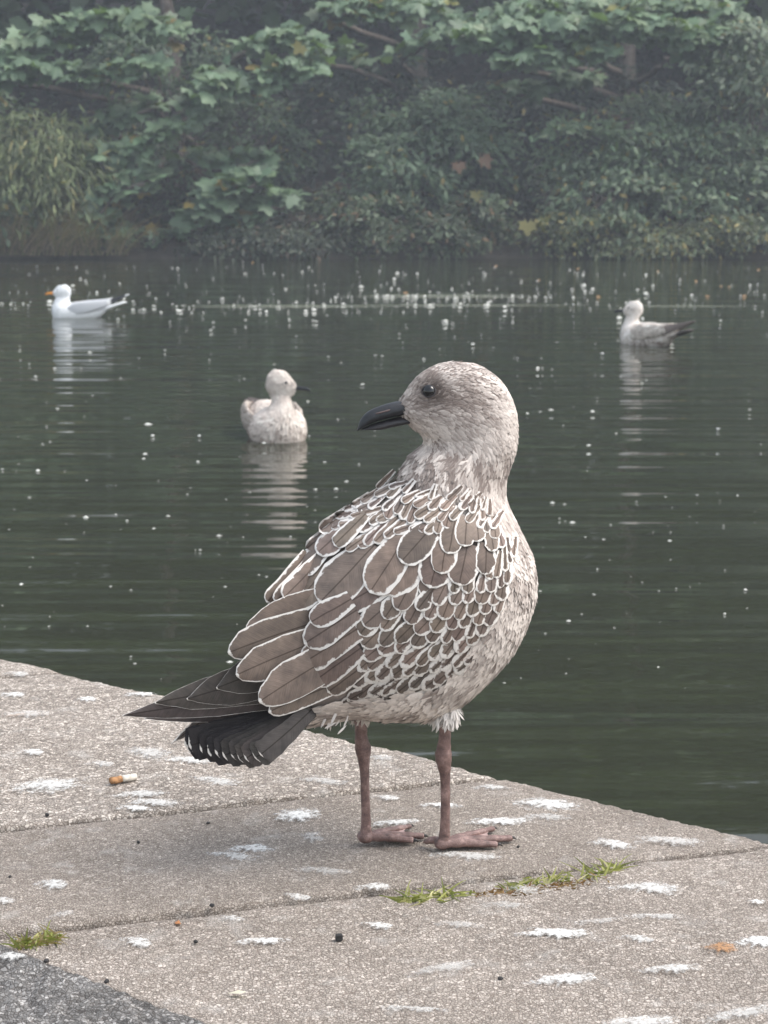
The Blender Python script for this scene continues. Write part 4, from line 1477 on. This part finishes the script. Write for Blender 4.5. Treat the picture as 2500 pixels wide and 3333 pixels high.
# ---- dry grass and dead stems on the left shore
def blades(n, gen, w, col, rng, nseg=5):
    V, Fc, C = [], [], []
    for q in range(n):
        p0, d, L, bendv = gen(q)
        side = np.cross(d, [0, 1.0, 0])
        side /= np.linalg.norm(side) + 1e-9
        o = len(V)
        cc = np.array(col[rng.integers(0, len(col))]) * (0.7 + 0.6 * rng.random())
        for i in range(nseg):
            s = i / (nseg - 1)
            p = p0 + d * L * s + np.array(bendv) * L * s * s
            ww = w * (1 - 0.85 * s)
            V += [p - side * ww, p + side * ww]
            C += [cc, cc]
            if i:
                a = o + 2 * i
                Fc.append((a - 2, a - 1, a + 1, a))
    return np.array(V), np.array(Fc), np.array(C)


def reed(q):
    x = R2.choice([R2.uniform(-6.2, -3.2), R2.normal(-4.2, .5)])
    y = SH + 0.05 + R2.random() * .5
    p0 = np.array([x, y - .25, max(bank_z(x, y) - 0.1, WZ + .05)])
    d = np.array([R2.normal(0.12, .3), -0.25 + R2.normal(0, .12), 0.9])
    d /= np.linalg.norm(d)
    return p0, d, 0.25 + .6 * R2.random(), (R2.normal(.15, .25), -.2, -.55 * R2.random())


V, Fc, C = blades(800, reed, .008, [(.2, .155, .11), (.16, .13, .095), (.14, .14, .075), (.25, .2, .145)], R2)
dg = obj('dry_grass', mesh_np('dry_grass', V, Fc, attrs={'Col': ('FLOAT_COLOR', C)}), M_LEAF)
tag(dg, 'dry brown grass and dead stems hanging over the left shore', 'grass', kind='stuff')


def droop(q):
    x = R2.uniform(-4.5, 5.2)
    y = SH + 0.1 + R2.random() * .4
    p0 = np.array([x, y, bank_z(x, y) + .1])
    d = np.array([R2.normal(0, .5), -0.6 + R2.normal(0, .12), 0.4 + .4 * R2.random()])
    d /= np.linalg.norm(d)
    return p0, d, 0.2 + .5 * R2.random(), (R2.normal(0, .3), -.2, -.9 * R2.random())


V, Fc, C = blades(420, droop, .005, [(.13, .10, .08), (.1, .085, .07), (.1, .11, .06)], R2)
dt = obj('shore_twigs', mesh_np('shore_twigs', V, Fc, attrs={'Col': ('FLOAT_COLOR', C)}), M_LEAF)
tag(dt, 'tangle of bare twigs along the waterline of the far bank', 'twigs', kind='stuff')

# ------------------------------------------------------------------ haze over the pond
hz_v = [(x, y, z) for x in (-46, 46) for y in (-9, 62) for z in (-2.6, 20)]
hz_f = [(0, 1, 3, 2), (4, 6, 7, 5), (0, 4, 5, 1), (2, 3, 7, 6), (0, 2, 6, 4), (1, 5, 7, 3)]
M_HZ = bpy.data.materials.new('haze')
M_HZ.use_nodes = True
nt = M_HZ.node_tree
nt.nodes.clear()
out = nt.nodes.new('ShaderNodeOutputMaterial')
pv = nt.nodes.new('ShaderNodeVolumePrincipled')
pv.inputs['Color'].default_value = (0.82, 0.89, 1.0, 1)
pv.inputs['Density'].default_value = 0.0040
pv.inputs['Anisotropy'].default_value = 0.1
lk(nt, pv.outputs[0], out.inputs['Volume'])
hz = obj('haze', mesh_np('haze', hz_v, hz_f, smooth=False), M_HZ)
tag(hz, 'thin pale mist hanging over the pond', 'haze', kind='stuff')

# ------------------------------------------------------------------ gulls afloat
# profile, bird facing +x, breast at x = 0, water at z = 0: back side A, breast side B, half width, skew, twist weight
SWIM = [((-.425, .092), (-.395, .050), .014, 0, 0), ((-.365, .103), (-.335, -.005), .040, 0, 0), ((-.29, .112), (-.26, -.035), .060, 0, 0), ((-.22, .116), (-.175, -.052), .073, 0, 0),
        ((-.170, .113), (-.085, -.055), .077, 0, 0), ((-.145, .108), (-.018, -.030), .074, 0, 0), ((-.132, .110), (.004, .030), .065, 0, .05), ((-.126, .118), (.002, .078), .050, 0, .15),
        ((-.126, .136), (-.010, .112), .036, 0, .4), ((-.130, .156), (-.024, .143), .0285, -.05, .75), ((-.135, .175), (-.012, .158), .0295, -.2, 1), ((-.135, .198), (-.003, .180), .030, -.28, 1),
        ((-.124, .221), (-.020, .205), .0245, -.22, 1), ((-.100, .238), (-.048, .232), .0145, -.1, 1)]
M_ORANGE = simple('bill_orange', (0.75, 0.30, 0.05), 0.4, 0.15, 90)
M_PINKB = simple('bill_pinkish', (0.30, 0.22, 0.20), 0.45, 0.25, 90)
M_WHITE = simple('white_plumage', (0.80, 0.81, 0.82), 0.8, 0.05, 120, 0.1)
M_WTIP = simple('wing_tip', (0.05, 0.05, 0.055), 0.6, 0.2, 120)


def swimmer(label, px, py, heading, twist, neck, adult, seed, fat=1.0, scale=1.0, tipz=1.0):
    """heading: world angle the bird faces (0 = +x); twist: the head's turn relative to the body"""
    rng = np.random.default_rng(seed)
    base = ground(px, py, WZ)
    t = empty('gull', tuple(base), heading)
    t.scale = (scale,) * 3
    tag(t, label, 'gull', 'gulls swimming on the pond')
    C, P, Q, K = [], [], [], []
    pivot = np.array([-0.070, 0, 0])

    def turn(v, w, is_pt=True):
        a = twist * w
        c, s = math.cos(a), math.sin(a)
        q = v - pivot if is_pt else v
        q = np.array([q[0] * c - q[1] * s, q[0] * s + q[1] * c, q[2]])
        return q + pivot if is_pt else q

    def zmap(z):
        k = 1.22 if neck > 1.1 else 1.0
        return (z * k if z > 0 else z) if z < .09 else .09 * k + (z - .09) * (neck if k == 1 else neck - .1)
    for a, b6, w, k, tw in SWIM:
        A, B = np.array([a[0], 0, zmap(a[1])]), np.array([b6[0], 0, zmap(b6[1])])
        if neck > 1.1 and .1 < tw:
            A = A + (B - A) * [.16, .2, .14, .08, .05][[.15, .4, .75, 1].index(tw)]
        C.append(turn((A + B) / 2, tw))
        P.append(turn((B - A) / 2, tw, False))
        Q.append(turn(np.array([0, w * (fat if tw < .1 else .5 + .5 * fat if tw < .3 else .9 + .1 * fat), 0]), tw, False))
        K.append(k)
    shift = np.array([0.2, 0, 0])             # origin under the middle of the bird
    C = [c + shift for c in C]
    G = loft_rings(np.array(C), np.array(P), np.array(Q), K, 60, 32)
    V, Fc = closed_loft(G)

    def shade(V, s_par=None):
        n = len(V)
        if adult:
            c = np.tile([0.80, 0.81, 0.82], (n, 1))
            d = np.array([0.55, 0.555, 0.57])
            z, x = V[:, 2], V[:, 0] - .2
            g = np.clip((-0.115 - x) / .02, 0, 1) * np.clip((z - .035 + .05 * np.clip((-.25 - x) / .2, -1, 1) * 0) / .012, 0, 1) * np.clip((.128 - z) / .01, 0, 1)
            return c * (1 - g[:, None]) + d * g[:, None]
        lt = np.array([0.68, 0.60, 0.54]) if seed == 5 else np.array([0.75, 0.68, 0.62])
        dk = np.array([0.19, 0.14, 0.115])
        z, x = V[:, 2], V[:, 0] - .2
        m = fbm(V, 60, 30 + seed, 2) - 0.5
        back = np.clip((-0.10 - x) / .04, 0, 1) * np.clip((.14 - z) / .02, 0, 1)
        low = np.clip((.09 - z) / .06, 0, 1)
        v = np.clip((.17 if seed == 5 else .05) + (.26 if seed == 5 else .2) * back + (.3 if seed == 5 else .2) * low + (.5 + .9 * low + .8 * back) * m + rng.normal(0, .12 + .12 * back, n), 0, 1)
        return lt * (1 - v[:, None]) + dk * v[:, None]
    obj('body', mesh_np('body', V, Fc, attrs={'Col': ('FLOAT_COLOR', shade(V))}), M_PLUME, t)
    # plumage
    Pf, N, D, s = sample_grid(G, 5200 if not adult else 2600, rng)
    k = Pf[:, 2] > -0.01
    Pf, N, D = Pf[k], N[k], D[k]
    n = len(Pf)
    cm = shade(Pf)
    if not adult:
        # eye stripe and ear patch
        hc = turn(np.array([-.045, 0, zmap(.192)]), 1) + shift
        e = np.exp(-(np.abs(Pf[:, 2] - hc[2]) / .010) ** 2) * np.exp(-(np.linalg.norm((Pf - hc)[:, :2], axis=1) / .05) ** 2)
        cm = cm * (1 - .8 * e[:, None])
        ce = np.minimum(cm * 1.2 + .03, .75)
    else:
        ce = cm
    L = (0.012 + .012 * np.clip((.13 - Pf[:, 2]) / .06, 0, 1)) * (.7 + .6 * rng.random(n))
    Vp, Fp, Cp = flakes(Pf, N, D, L, L * .45, cm, ce, .10 if not adult else .05, rng)
    pf = obj('plumage', mesh_np('plumage', Vp, Fp, attrs={'Col': ('FLOAT_COLOR', Cp)}), M_PLUME, t)
    tag(pf, kind='stuff')
    # folded wings: broad blade from the shoulder tapering to crossed tips above the tail
    for sg in (-1, 1):
        prof = [(-.125, .050, .030, .072), (-.18, .066, .042, .078), (-.26, .080, .040, .073), (-.35, .098, .030, .053), (-.42, .118, .020, .032), (-.49, .142, .012, .016), (-.56, .168, .003, .006)]
        prof = [(x, z if z < .08 else .08 + (z - .08) * tipz, h, y) for x, z, h, y in prof]
        C2 = [np.array([x, sg * y * (fat * .93 if q < 4 else .8), z * (1.0 if neck <= 1.1 else 1.1)]) + shift for q, (x, z, h, y) in enumerate(prof)]
        P2 = [np.array([0.2 * h, 0, h]) for x, z, h, y in prof]
        Q2 = [np.array([0, sg * (.007 if fat == 1 else .013) if q < 4 else sg * .004, 0]) for q in range(len(prof))]
        GW = loft_rings(np.array(C2), np.array(P2), np.array(Q2), [0] * 7, 34, 16)
        Vw, Fw = closed_loft(GW)
        xw = Vw[:, 0] - .2
        if adult:
            c = np.tile([0.53, 0.54, 0.565], (len(Vw), 1))
            c[xw < -.43] = (.05, .05, .055)
            c[(xw < -.535)] = (.75, .75, .75)
            c[(xw > -.43) & (xw < -.405)] = (.78, .78, .78)
        else:
            c = np.minimum(shade(Vw) * (1 if seed == 5 else 1.15), .8)
            c[xw < -.36] = np.array([.17, .14, .125])
        obj('wing', mesh_np('wing', Vw, Fw, attrs={'Col': ('FLOAT_COLOR', c)}), M_PLUME, t)
        if not adult:
            Pq, Nq, Dq, sq = sample_grid(GW, 420, rng)
            kk = Pq[:, 0] - .2 > -.37
            Pq, Nq, Dq = Pq[kk], Nq[kk], -Dq[kk]
            cmw = shade(Pq) * (.5 if seed == 5 else .8)
            Lq = .026 * (.7 + .5 * rng.random(len(Pq)))
            Vp, Fp, Cp = flakes(Pq, Nq, Dq, Lq, Lq * .55, cmw, np.tile([.66, .58, .51], (len(Pq), 1)), .08, rng, .15)
            wf = obj('wing_covert', mesh_np('wing_covert', Vp, Fp, attrs={'Col': ('FLOAT_COLOR', Cp)}), M_PLUME, t)
            tag(wf, kind='stuff')
    # tail
    tl = [(-.36, .055, .028, .010), (-.43, .078, .034, .007), (-.50, .102, .040, .004), (-.525, .112, .030, .002)]
    GT = loft_rings(np.array([np.array([x, 0, z]) + shift for x, z, w, h in tl]), np.array([[0.02, 0, h] for x, z, w, h in tl]), np.array([[0, w, 0] for x, z, w, h in tl]), [0] * 4, 18, 14)
    Vt, Ft = closed_loft(GT)
    ct = np.tile([.8, .8, .8] if adult else [.42, .36, .32], (len(Vt), 1))
    if not adult:
        ct[Vt[:, 0] - .2 < -.44] = (.10, .085, .08)
    obj('tail', mesh_np('tail', Vt, Ft, attrs={'Col': ('FLOAT_COLOR', ct)}), M_PLUME, t)
    # bill
    bz = zmap(.176)
    hb = [(-.02, .000, .0125, .0075), (.002, -.001, .0095, .0062), (.020, -.002, .0078, .0050), (.034, -.003, .0082, .0042), (.045, -.006, .0060, .003), (.053, -.013, .0012, .001)]
    GBl = loft_rings(np.array([turn(np.array([x, 0, bz + dz]), 1) + shift for x, dz, h, w in hb]), np.array([[0, 0, h] for x, dz, h, w in hb]),
                     np.array([turn(np.array([0, w, 0]), 1, False) for x, dz, h, w in hb]), [0] * 6, 22, 12)
    obj('bill', mesh_np('bill', *closed_loft(GBl)), M_ORANGE if adult else M_BILL if seed % 2 else M_PINKB, t)
    for sg in (-1, 1):
        ec = turn(np.array([-.040, sg * .0235, zmap(.196)]), 1) + shift
        obj('eye', mesh_np('eye', *ball(ec, .0055 if not adult else .0042)), M_EYE, t)
    return t


swimmer('white adult gull with grey wings and orange bill swimming near the far bank', 262, 1033, math.radians(180), 0.0, 1.0, True, 4)
swimmer('speckled young gull swimming towards the quay with its dark bill turned aside', 886, 1420, math.radians(-72), math.radians(60), 1.24, False, 5, 1.42, 1.0, .25)
swimmer('pale young gull swimming with its dark tail raised, clear of the other swimmers', 2112, 1122, math.radians(130), math.radians(36), 1.13, False, 7, 1.2, 1.0, .8)

# ------------------------------------------------------------------ bits afloat
R3 = np.random.default_rng(5)
M_FLUFF = simple('white_down', (0.68, 0.68, 0.65), 0.9, 0.08, 200, 0.1)
M_SCUM = mat_attr('scum', 0.8, 0.2, 0.2, 60)


def curl(n_petal, rng):
    """small curled feather lying on the water, about unit size"""
    parts = []
    for q in range(n_petal):
        a = rng.random() * 6.28
        r = .25 * rng.random()
        c = np.array([math.cos(a) * r, math.sin(a) * r, .10 + .1 * rng.random()])
        L = .5 + .4 * rng.random()
        d = np.array([math.cos(a + rng.normal(0, .8)), math.sin(a + rng.normal(0, .8)), .25 * rng.random()])
        p = catmull(np.array([c - d * L * .4, c + [0, 0, .15 * rng.random()], c + d * L * .5 + [0, 0, .2 * rng.random()]]), 6)
        parts.append(tube(p, [(.04, .02), (.16, .06), (.2, .07), (.18, .06), (.12, .05), (.03, .02)], 6))
    return join(parts)


FLUFF = []
for q in range(6):
    V, Fc = curl(3 + q % 3, R3)
    me = mesh_np('down_feather', V, Fc)
    me.materials.append(M_FLUFF)
    FLUFF.append(me)
OAKL = mesh_np('fallen_leaf', OL * [1.3, 1, 1.6] - [0, .5, 0], OLF, attrs={'Col': ('FLOAT_COLOR', np.tile([.42, .25, .12], (len(OL), 1)))})
OAKL.materials.append(M_LEAF)


def afloat(name, me, x, y, size, label, cat, group):
    o = obj(name, me)
    p = ground(x * K15, y * K15, WZ)
    o.location = (p[0], p[1], WZ + 0.002)
    o.rotation_euler = (R3.normal(0, .08), R3.normal(0, .08), R3.random() * 6.28)
    o.scale = (size,) * 3
    tag(o, label, cat, group)
    return o


# the larger ones as they lie in the photograph (overview pixels, size m)
for x, y, s in [(290, 577, .05), (525, 567, .05), (590, 637, .06), (567, 574, .05), (80, 577, .05), (386, 596, .05), (388, 680, .04), (1247, 590, .06), (1118, 776, .055), (1300, 767, .05), (709, 773, .055), (811, 770, .045),
                (1550, 930, .045), (1505, 1073, .035), (981, 636, .06), (1160, 609, .05), (1467, 616, .05), (948, 634, .05), (1555, 711, .045), (1240, 698, .04), (1010, 660, .05), (1240, 660, .05), (430, 945, .045), (330, 944, .04), (668, 945, .03),
                (560, 660, .05), (250, 655, .05), (268, 686, .05), (60, 662, .05), (110, 660, .045), (640, 728, .035), (760, 665, .05), (833, 645, .05), (870, 590, .05), (1330, 630, .05), (1400, 640, .05), (1600, 640, .05), (1636, 616, .05),
                (452, 780, .035), (300, 775, .03), (45, 780, .035), (870, 740, .03), (1040, 724, .04), (1080, 690, .035), (700, 615, .05), (777, 600, .05), (1500, 650, .05), (1045, 590, .05), (190, 640, .05)]:
    afloat('down_feather', FLUFF[R3.integers(0, 6)], x, y, s * (.36 + .26 * R3.random()), 'tuft of white down floating on the pond', 'feather', 'white down on the water')
for x, y, s in [(1070, 574, .08), (1165, 605, .09), (1250, 560 + 20, .08), (1505, 607, .09), (1530, 640, .10), (1558, 618, .09), (1575, 619, .09), (1640, 582, .08), (1420, 585, .08), (1290, 640, .09), (545, 566, .09), (880, 632, .08), (1610, 639, .09)]:
    afloat('fallen_leaf', OAKL, x, y, s, 'small brown leaf floating on the pond', 'leaf', 'brown leaves on the water')
# pollen, foam and crumbs too fine to count
n = 830
py_ = np.concatenate([575 + 120 * R3.random(330), R3.normal(657, 5, 120), R3.normal(640, 3, 80), 690 + 500 * R3.random(200), 1100 + 400 * R3.random(100)])
px_ = np.concatenate([R3.uniform(-40, 1700, 330), R3.uniform(-40, 1500, 120), R3.uniform(720, 1250, 80), R3.uniform(-40, 1700, 300)])
P = np.array([ground(a * K15, b7 * K15, WZ) for a, b7 in zip(px_, py_)])
P[:, 2] = 0.0015
sz = np.clip(R3.lognormal(-5.3, .5, n), .002, .014) * np.clip(P[:, 1] / 9, .35, 1.4)
DI = np.array([[math.cos(a), math.sin(a), 0] for a in np.linspace(0, 2 * math.pi, 7)[:-1]] + [[0, 0, .5]])
DIF = np.array([[i, (i + 1) % 6, 6] for i in range(6)])
V = (P[:, None] + DI[None] * sz[:, None, None] * np.stack([.6 + 1.0 * R3.random(n), .6 + .5 * R3.random(n), np.ones(n)], 1)[:, None]).reshape(-1, 3)
C = np.repeat(np.array([.7, .7, .64]) * (.55 + .5 * R3.random((n, 1))), 7, 0)
sc = obj('scum', mesh_np('scum', V, (DIF[None] + (np.arange(n) * 7)[:, None, None]).reshape(-1, 3), attrs={'Col': ('FLOAT_COLOR', C)}), M_SCUM)
sc.location.z = WZ
tag(sc, 'pale specks of scum and foam scattered on the pond', 'scum', kind='stuff')

# thin film of pollen drawn out in streaks
M_FILM = mat_splat('pollen_film', (0.34, 0.37, 0.26), (0.5, 0.52, 0.42))
for x, y, w, h, lab in [(620, 662, 500, 9, 'pale streak of pollen film behind the speckled young gull'), (960, 640, 430, 11, 'pale green pollen film drawn out in the middle of the pond'), (1010, 660, 560, 6, 'thin pale pollen streak reaching towards the pale young gull'), (1480, 662, 330, 5, 'faint pollen streak beyond the pale young gull')]:
    c = ground(x * K15, y * K15, WZ)
    a = w * K15 / 2 * c[1] / F
    bb_ = abs(ground(x * K15, (y - h / 2) * K15, WZ)[1] - c[1])
    V, R_, nj, ni = [], [], 40, 9
    for i in range(ni):
        for j in range(nj):
            u, v = j / (nj - 1) * 2 - 1, i / (ni - 1) * 2 - 1
            V.append((u * a, v * bb_ * (1 - .6 * u * u), 0.0006))
            R_.append(min(1, .45 + .55 * max(abs(u) ** 2, abs(v))))
    o = obj('pollen_film', mesh_np('pollen_film', np.array(V), grid_faces(ni, nj), attrs={'r': ('FLOAT', R_), 'strength': ('FLOAT', [.45] * len(V))}), M_FILM)
    o.location = (c[0], c[1], WZ + .001)
    tag(o, lab, 'pollen', 'pollen streaks on the water')

# ------------------------------------------------------------------ litter and growth on the paving
M_DROP = mat_splat('dropping', (0.52, 0.505, 0.47), (0.74, 0.735, 0.72))
M_RUST = mat_splat('rust_stain', (0.30, 0.15, 0.07), (0.42, 0.24, 0.12))


def splat(name, x, y, w, h, strength, mat, label, cat, group):
    c = ground(x * K15, y * K15)
    a = abs(ground((x + w / 2) * K15, y * K15)[0] - c[0])
    b8 = abs(ground(x * K15, (y - h / 2) * K15)[1] - c[1])
    nr, na = 6, 30
    sd = int(R3.integers(0, 9999))
    th = np.linspace(0, 2 * math.pi, na, endpoint=False)
    rim = 0.7 + 0.85 * (fbm(np.stack([np.cos(th) * 1.9, np.sin(th) * 1.9, 0 * th], 1), 1.0, sd, 4) - .3)
    V, R_ = [(0, 0, .0024)], [0.0]
    for i in range(1, nr + 1):
        f = i / nr
        for j in range(na):
            V.append((math.cos(th[j]) * a * rim[j] * f, math.sin(th[j]) * b8 * rim[j] * f, 0.0024 - .0014 * f ** 3))
            R_.append(f)
    Fc = [(0, 1 + j, 1 + (j + 1) % na) for j in range(na)]
    for i in range(nr - 1):
        for j in range(na):
            p, q = 1 + i * na + j, 1 + i * na + (j + 1) % na
            Fc.append((p, p + na, q + na, q))
    me = mesh_np(name, V, Fc, attrs={'r': ('FLOAT', R_), 'strength': ('FLOAT', [strength * (.65 + .35 * R3.random())] * len(V))})
    o = obj(name, me, mat)
    o.location = (c[0], c[1], pave_z(c))
    o.rotation_euler.z = R3.normal(0, .25)
    tag(o, label, cat, group)
    return o


DROPS = [(30, 1503, 60, 12, .9), (185, 1513, 50, 10, .9), (305, 1502, 70, 9, .8), (40, 1458, 70, 9, .7), (70, 1627, 60, 11, .9), (105, 1698, 170, 28, 1), (320, 1628, 120, 22, .7), (410, 1645, 110, 14, .9), (60, 1545, 90, 14, .5), (220, 1652, 60, 10, .7),
         (300, 1718, 120, 14, .8), (330, 1736, 120, 16, .8), (290, 1748, 70, 10, 1), (640, 1762, 115, 26, 1), (545, 1832, 110, 20, 1), (505, 1848, 110, 14, .6), (115, 1909, 90, 18, .9), (672, 1808, 60, 22, .6), (470, 1690, 130, 14, .6), (835, 1722, 60, 8, .8),
         (950, 1738, 80, 9, .9), (820, 1640, 70, 12, .6), (1185, 1736, 130, 24, 1), (1080, 1774, 130, 18, .9), (1180, 1764, 120, 14, .5), (1325, 1822, 110, 18, 1), (1450, 1815, 170, 18, .5), (1010, 1847, 170, 16, .7), (808, 1914, 80, 14, .9), (640, 1936, 60, 12, .8),
         (815, 1991, 70, 12, .9), (298, 2026, 80, 16, 1), (566, 2024, 120, 14, .9), (1130, 1916, 80, 14, .6), (1400, 1914, 160, 22, .9), (1090, 1950, 100, 14, .5), (1200, 2010, 150, 20, 1), (1380, 2022, 70, 12, .9), (1633, 1944, 40, 9, 1), (1640, 2030, 100, 24, 1),
         (1450, 2086, 130, 16, .9), (1220, 2108, 150, 22, 1), (960, 2082, 150, 18, .4), (1380, 2200, 210, 26, .8), (1600, 2182, 170, 22, .6), (20, 2066, 70, 14, 1), (5, 1945, 50, 12, .8), (1420, 1975, 120, 12, .5), (985, 1990, 110, 12, .4), (700, 1880, 150, 14, .45),
         (850, 1776, 110, 12, .8), (500, 1975, 60, 9, .8), (1290, 1985, 120, 10, .5), (900, 2170, 140, 12, .5), (1060, 1700, 80, 9, .6), (700, 1690, 110, 12, .6), (130, 1975, 70, 10, .5)]
DROP_LABEL = {(105, 1698): 'broad white dropping beside the cigarette end', (640, 1762): 'thick white dropping on the middle slab behind the far foot of the standing gull', (115, 1909): 'white dropping with a bare middle on the bare corner of the middle slab',
              (410, 1645): 'long white dropping under the tail tip of the standing gull', (320, 1628): 'faded white dropping in front of the tail fan', (290, 1748): 'raised white dropping on the slab joint below the cigarette end',
              (1185, 1736): 'large white dropping near the water edge of the middle slab', (1325, 1822): 'white dropping between the water end of the grassy joint and the quay edge', (1010, 1847): 'flat white dropping just in front of the standing gull\'s near foot',
              (950, 1738): 'short white dropping beside the lower leg of the standing gull', (298, 2026): 'white dropping just below the open joint near the weed', (566, 2024): 'thin white dropping below the open joint, next to a dark crumb',
              (1640, 2030): 'white dropping touching the rust-brown stain', (20, 2066): 'white dropping on the dark tarmac', (1200, 2010): 'large white dropping on the nearest slab below the grass tufts', (1220, 2108): 'broad white dropping on the open middle of the nearest slab',
              (808, 1914): 'small white dropping beside the spreading grass tuft', (545, 1832): 'thick white dropping on the middle slab, midway between the gull feet and the open joint'}
for x, y, w, h, st in DROPS:
    splat('bird_dropping', x, y, w * 1.35, h * 1.5, st, M_DROP, DROP_LABEL.get((x, y), 'small or faint dried white dropping on the concrete'), 'dropping', 'bird droppings on the paving')
splat('rust_stain', 1556, 2043, 110, 32, .85, M_RUST, 'rust-brown dropping stain on the nearest slab', 'stain', None)
splat('rust_stain', 830, 1800, 160, 14, .35, M_RUST, 'faint ochre stain behind the standing gull’s feet'.replace('’', "'"), 'stain', None)
splat('rust_stain', 60, 1545, 120, 16, .3, M_RUST, 'faint ochre stain on the slab beyond the tail', 'stain', None)

# cigarette end
ca, cb_ = ground(358, 2556), ground(444, 2541)
cg = empty('cigarette_end', tuple((ca + cb_) / 2 * [1, 1, 0]))
tag(cg, 'discarded cigarette end with a scorched tan filter lying on the concrete', 'cigarette')
dv = (cb_ - ca)
o0 = -dv / 2 + [0, 0, .0042]


def cyl(f0, f1, r, k):
    P = [o0 + dv * (f0 + (f1 - f0) * q / 8) + [0, 0, .0003 * math.sin(q)] for q in range(9)]
    return tube(P, [r * .8] + [r * (1 + .05 * math.sin(q * 2.3 + k)) for q in range(7)] + [r * .85], 12)


obj('filter', mesh_np('filter', *cyl(0, .45, .0035, 1)), simple('cork_tip', (.3, .16, .075), .9, .5, 260), cg)
obj('paper', mesh_np('paper', *cyl(.44, 1, .0034, 2)), simple('cigarette_paper', (.6, .55, .48), .9, .25, 200), cg)

# grit
M_GRIT = simple('dark_grit', (.03, .028, .028), .8, .4, 300)
for x, y, s, lab in [(154, 2657, .004, 'dark crumb of grit at the joint below the cigarette end'), (678, 2679, .0042, 'black crumb of grit between two droppings on the middle slab'), (450, 2740, .003, 'tiny dark crumb on the bare left of the middle slab'), (690, 2946, .0045, 'flat black crumb above the open joint'),
                     (637, 3052, .0035, 'small dark crumb below the open joint'), (33, 2852, .003, 'dark crumb near the ring-shaped dropping'), (151, 3114, .0045, 'dark crumb at the edge of the tarmac beside the weed'), (347, 3180, .004, 'dark crumb where slab and tarmac meet'),
                     (1629, 3174, .0042, 'black crumb on the bare nearest slab'), (1687, 2754, .0028, 'dark crumb in front of the gull toes')]:
    s *= .55
    V, Fc = ball((0, 0, s * .7), s, 8, 6, (1, .8, .75))
    V = V * (1 + .25 * (fbm(V + x, 300, 3, 1)[:, None] - .5) * 2)
    p = ground(x, y)
    o = obj('grit', mesh_np('grit', V, Fc, smooth=False), M_GRIT)
    o.location = (p[0], p[1], pave_z(p))
    o.rotation_euler.z = R3.random() * 6
    tag(o, lab, 'grit', 'grit on the paving')
# little dark cube
p = ground(1104, 3045)
q = .0026
V = np.array([(sx * q * (1 + .1 * R3.random()), sy * q * .9, z) for z in (0.0, 2 * q) for sx, sy in ((-1, -1), (1, -1), (1, 1), (-1, 1))])
o = obj('stone_chip', mesh_np('stone_chip', V, [(3, 2, 1, 0), (4, 5, 6, 7), (0, 1, 5, 4), (1, 2, 6, 5), (2, 3, 7, 6), (3, 0, 4, 7)], smooth=False), M_GRIT)
bv = o.modifiers.new('bevel', 'BEVEL')
bv.width = .0008
o.location = (p[0], p[1], pave_z(p))
o.rotation_euler.z = .15
tag(o, 'small square black stone chip on the nearest slab', 'stone')
# seed husk and orange petal
p = ground(772, 3222)
V = OL * [.7, 1, 2.0] - [0, .5, 0]
o = obj('seed_husk', mesh_np('seed_husk', V, OLF, attrs={'Col': ('FLOAT_COLOR', np.tile([.62, .58, .48], (len(V), 1)))}), M_LEAF)
o.location, o.scale, o.rotation_euler = (p[0], p[1], pave_z(p) + .004), (.014,) * 3, (0, .1, 1.4)
tag(o, 'pale flat seed husk on the nearest slab', 'husk')
p = ground(580, 2992)
o = obj('petal', mesh_np('petal', V * [1.6, 1, 1.8], OLF, attrs={'Col': ('FLOAT_COLOR', np.tile([.45, .2, .09], (len(V), 1)))}), M_LEAF)
o.location, o.scale, o.rotation_euler = (p[0], p[1], pave_z(p) + .003), (.011,) * 3, (0, .3, .4)
tag(o, 'shrivelled orange leaf scrap lying on the open joint', 'leaf')


def tuft(name, label, x0, x1, y0, y1, n, hgt, cols, lean=(0, 0), group='grass tufts in the slab joint'):
    """short grass growing along a joint between two photo pixels"""
    a, b9 = ground(x0, y0), ground(x1, y1)
    o = (a + b9) / 2
    t = empty(name, (o[0], o[1], 0))
    tag(t, label, 'moss' if 'moss' in name else 'weed' if name == 'weed' else 'grass', group)

    def gen(q):
        f = R3.random()
        p = a + (b9 - a) * f + np.array([R3.normal(0, .002), R3.normal(0, .004), -.004]) - o
        d = np.array([R3.normal(lean[0], 1.0), R3.normal(lean[1], .7), .35 + .5 * R3.random()])
        d /= np.linalg.norm(d)
        return p, d, hgt * (.35 + .75 * R3.random()), (R3.normal(0, .3), R3.normal(0, .2), -.75 * R3.random())
    V, Fc, C = blades(n, gen, .0012, cols, R3, 6)
    g = obj('blades', mesh_np('blades', V, Fc, attrs={'Col': ('FLOAT_COLOR', C)}), M_LEAF, t)
    tag(g, kind='stuff')
    return t


GC = [(.25, .26, .08), (.32, .32, .12), (.16, .18, .06), (.42, .39, .2)]
tuft('grass_tuft', 'spreading grass tuft in the joint at the end of the bare crack', 1305, 1525, 2922, 2896, 120, .018, GC, (-.2, -.1))
tuft('grass_tuft', 'thin grass tuft between the spreading tuft and the mossy streak', 1635, 1715, 2880, 2862, 50, .014, GC)
tuft('grass_tuft', 'grass tuft in the middle of the mossy joint', 1735, 1850, 2864, 2848, 60, .015, GC)
tuft('grass_tuft', 'upright grass tuft at the water end of the mossy joint', 1890, 2010, 2846, 2818, 75, .02, GC, (.3, 0))
tuft('weed', 'yellow-green weed rooted where the joint meets the tarmac', 60, 185, 3066, 3040, 150, .016, [(.2, .22, .06), (.3, .28, .1), (.26, .2, .1)], group=None)
tuft('dead_moss', 'rust-brown dead moss in the joint between the grass tufts', 1540, 1990, 2904, 2852, 420, .006, [(.24, .13, .06), (.17, .10, .05), (.3, .2, .1)], group=None)
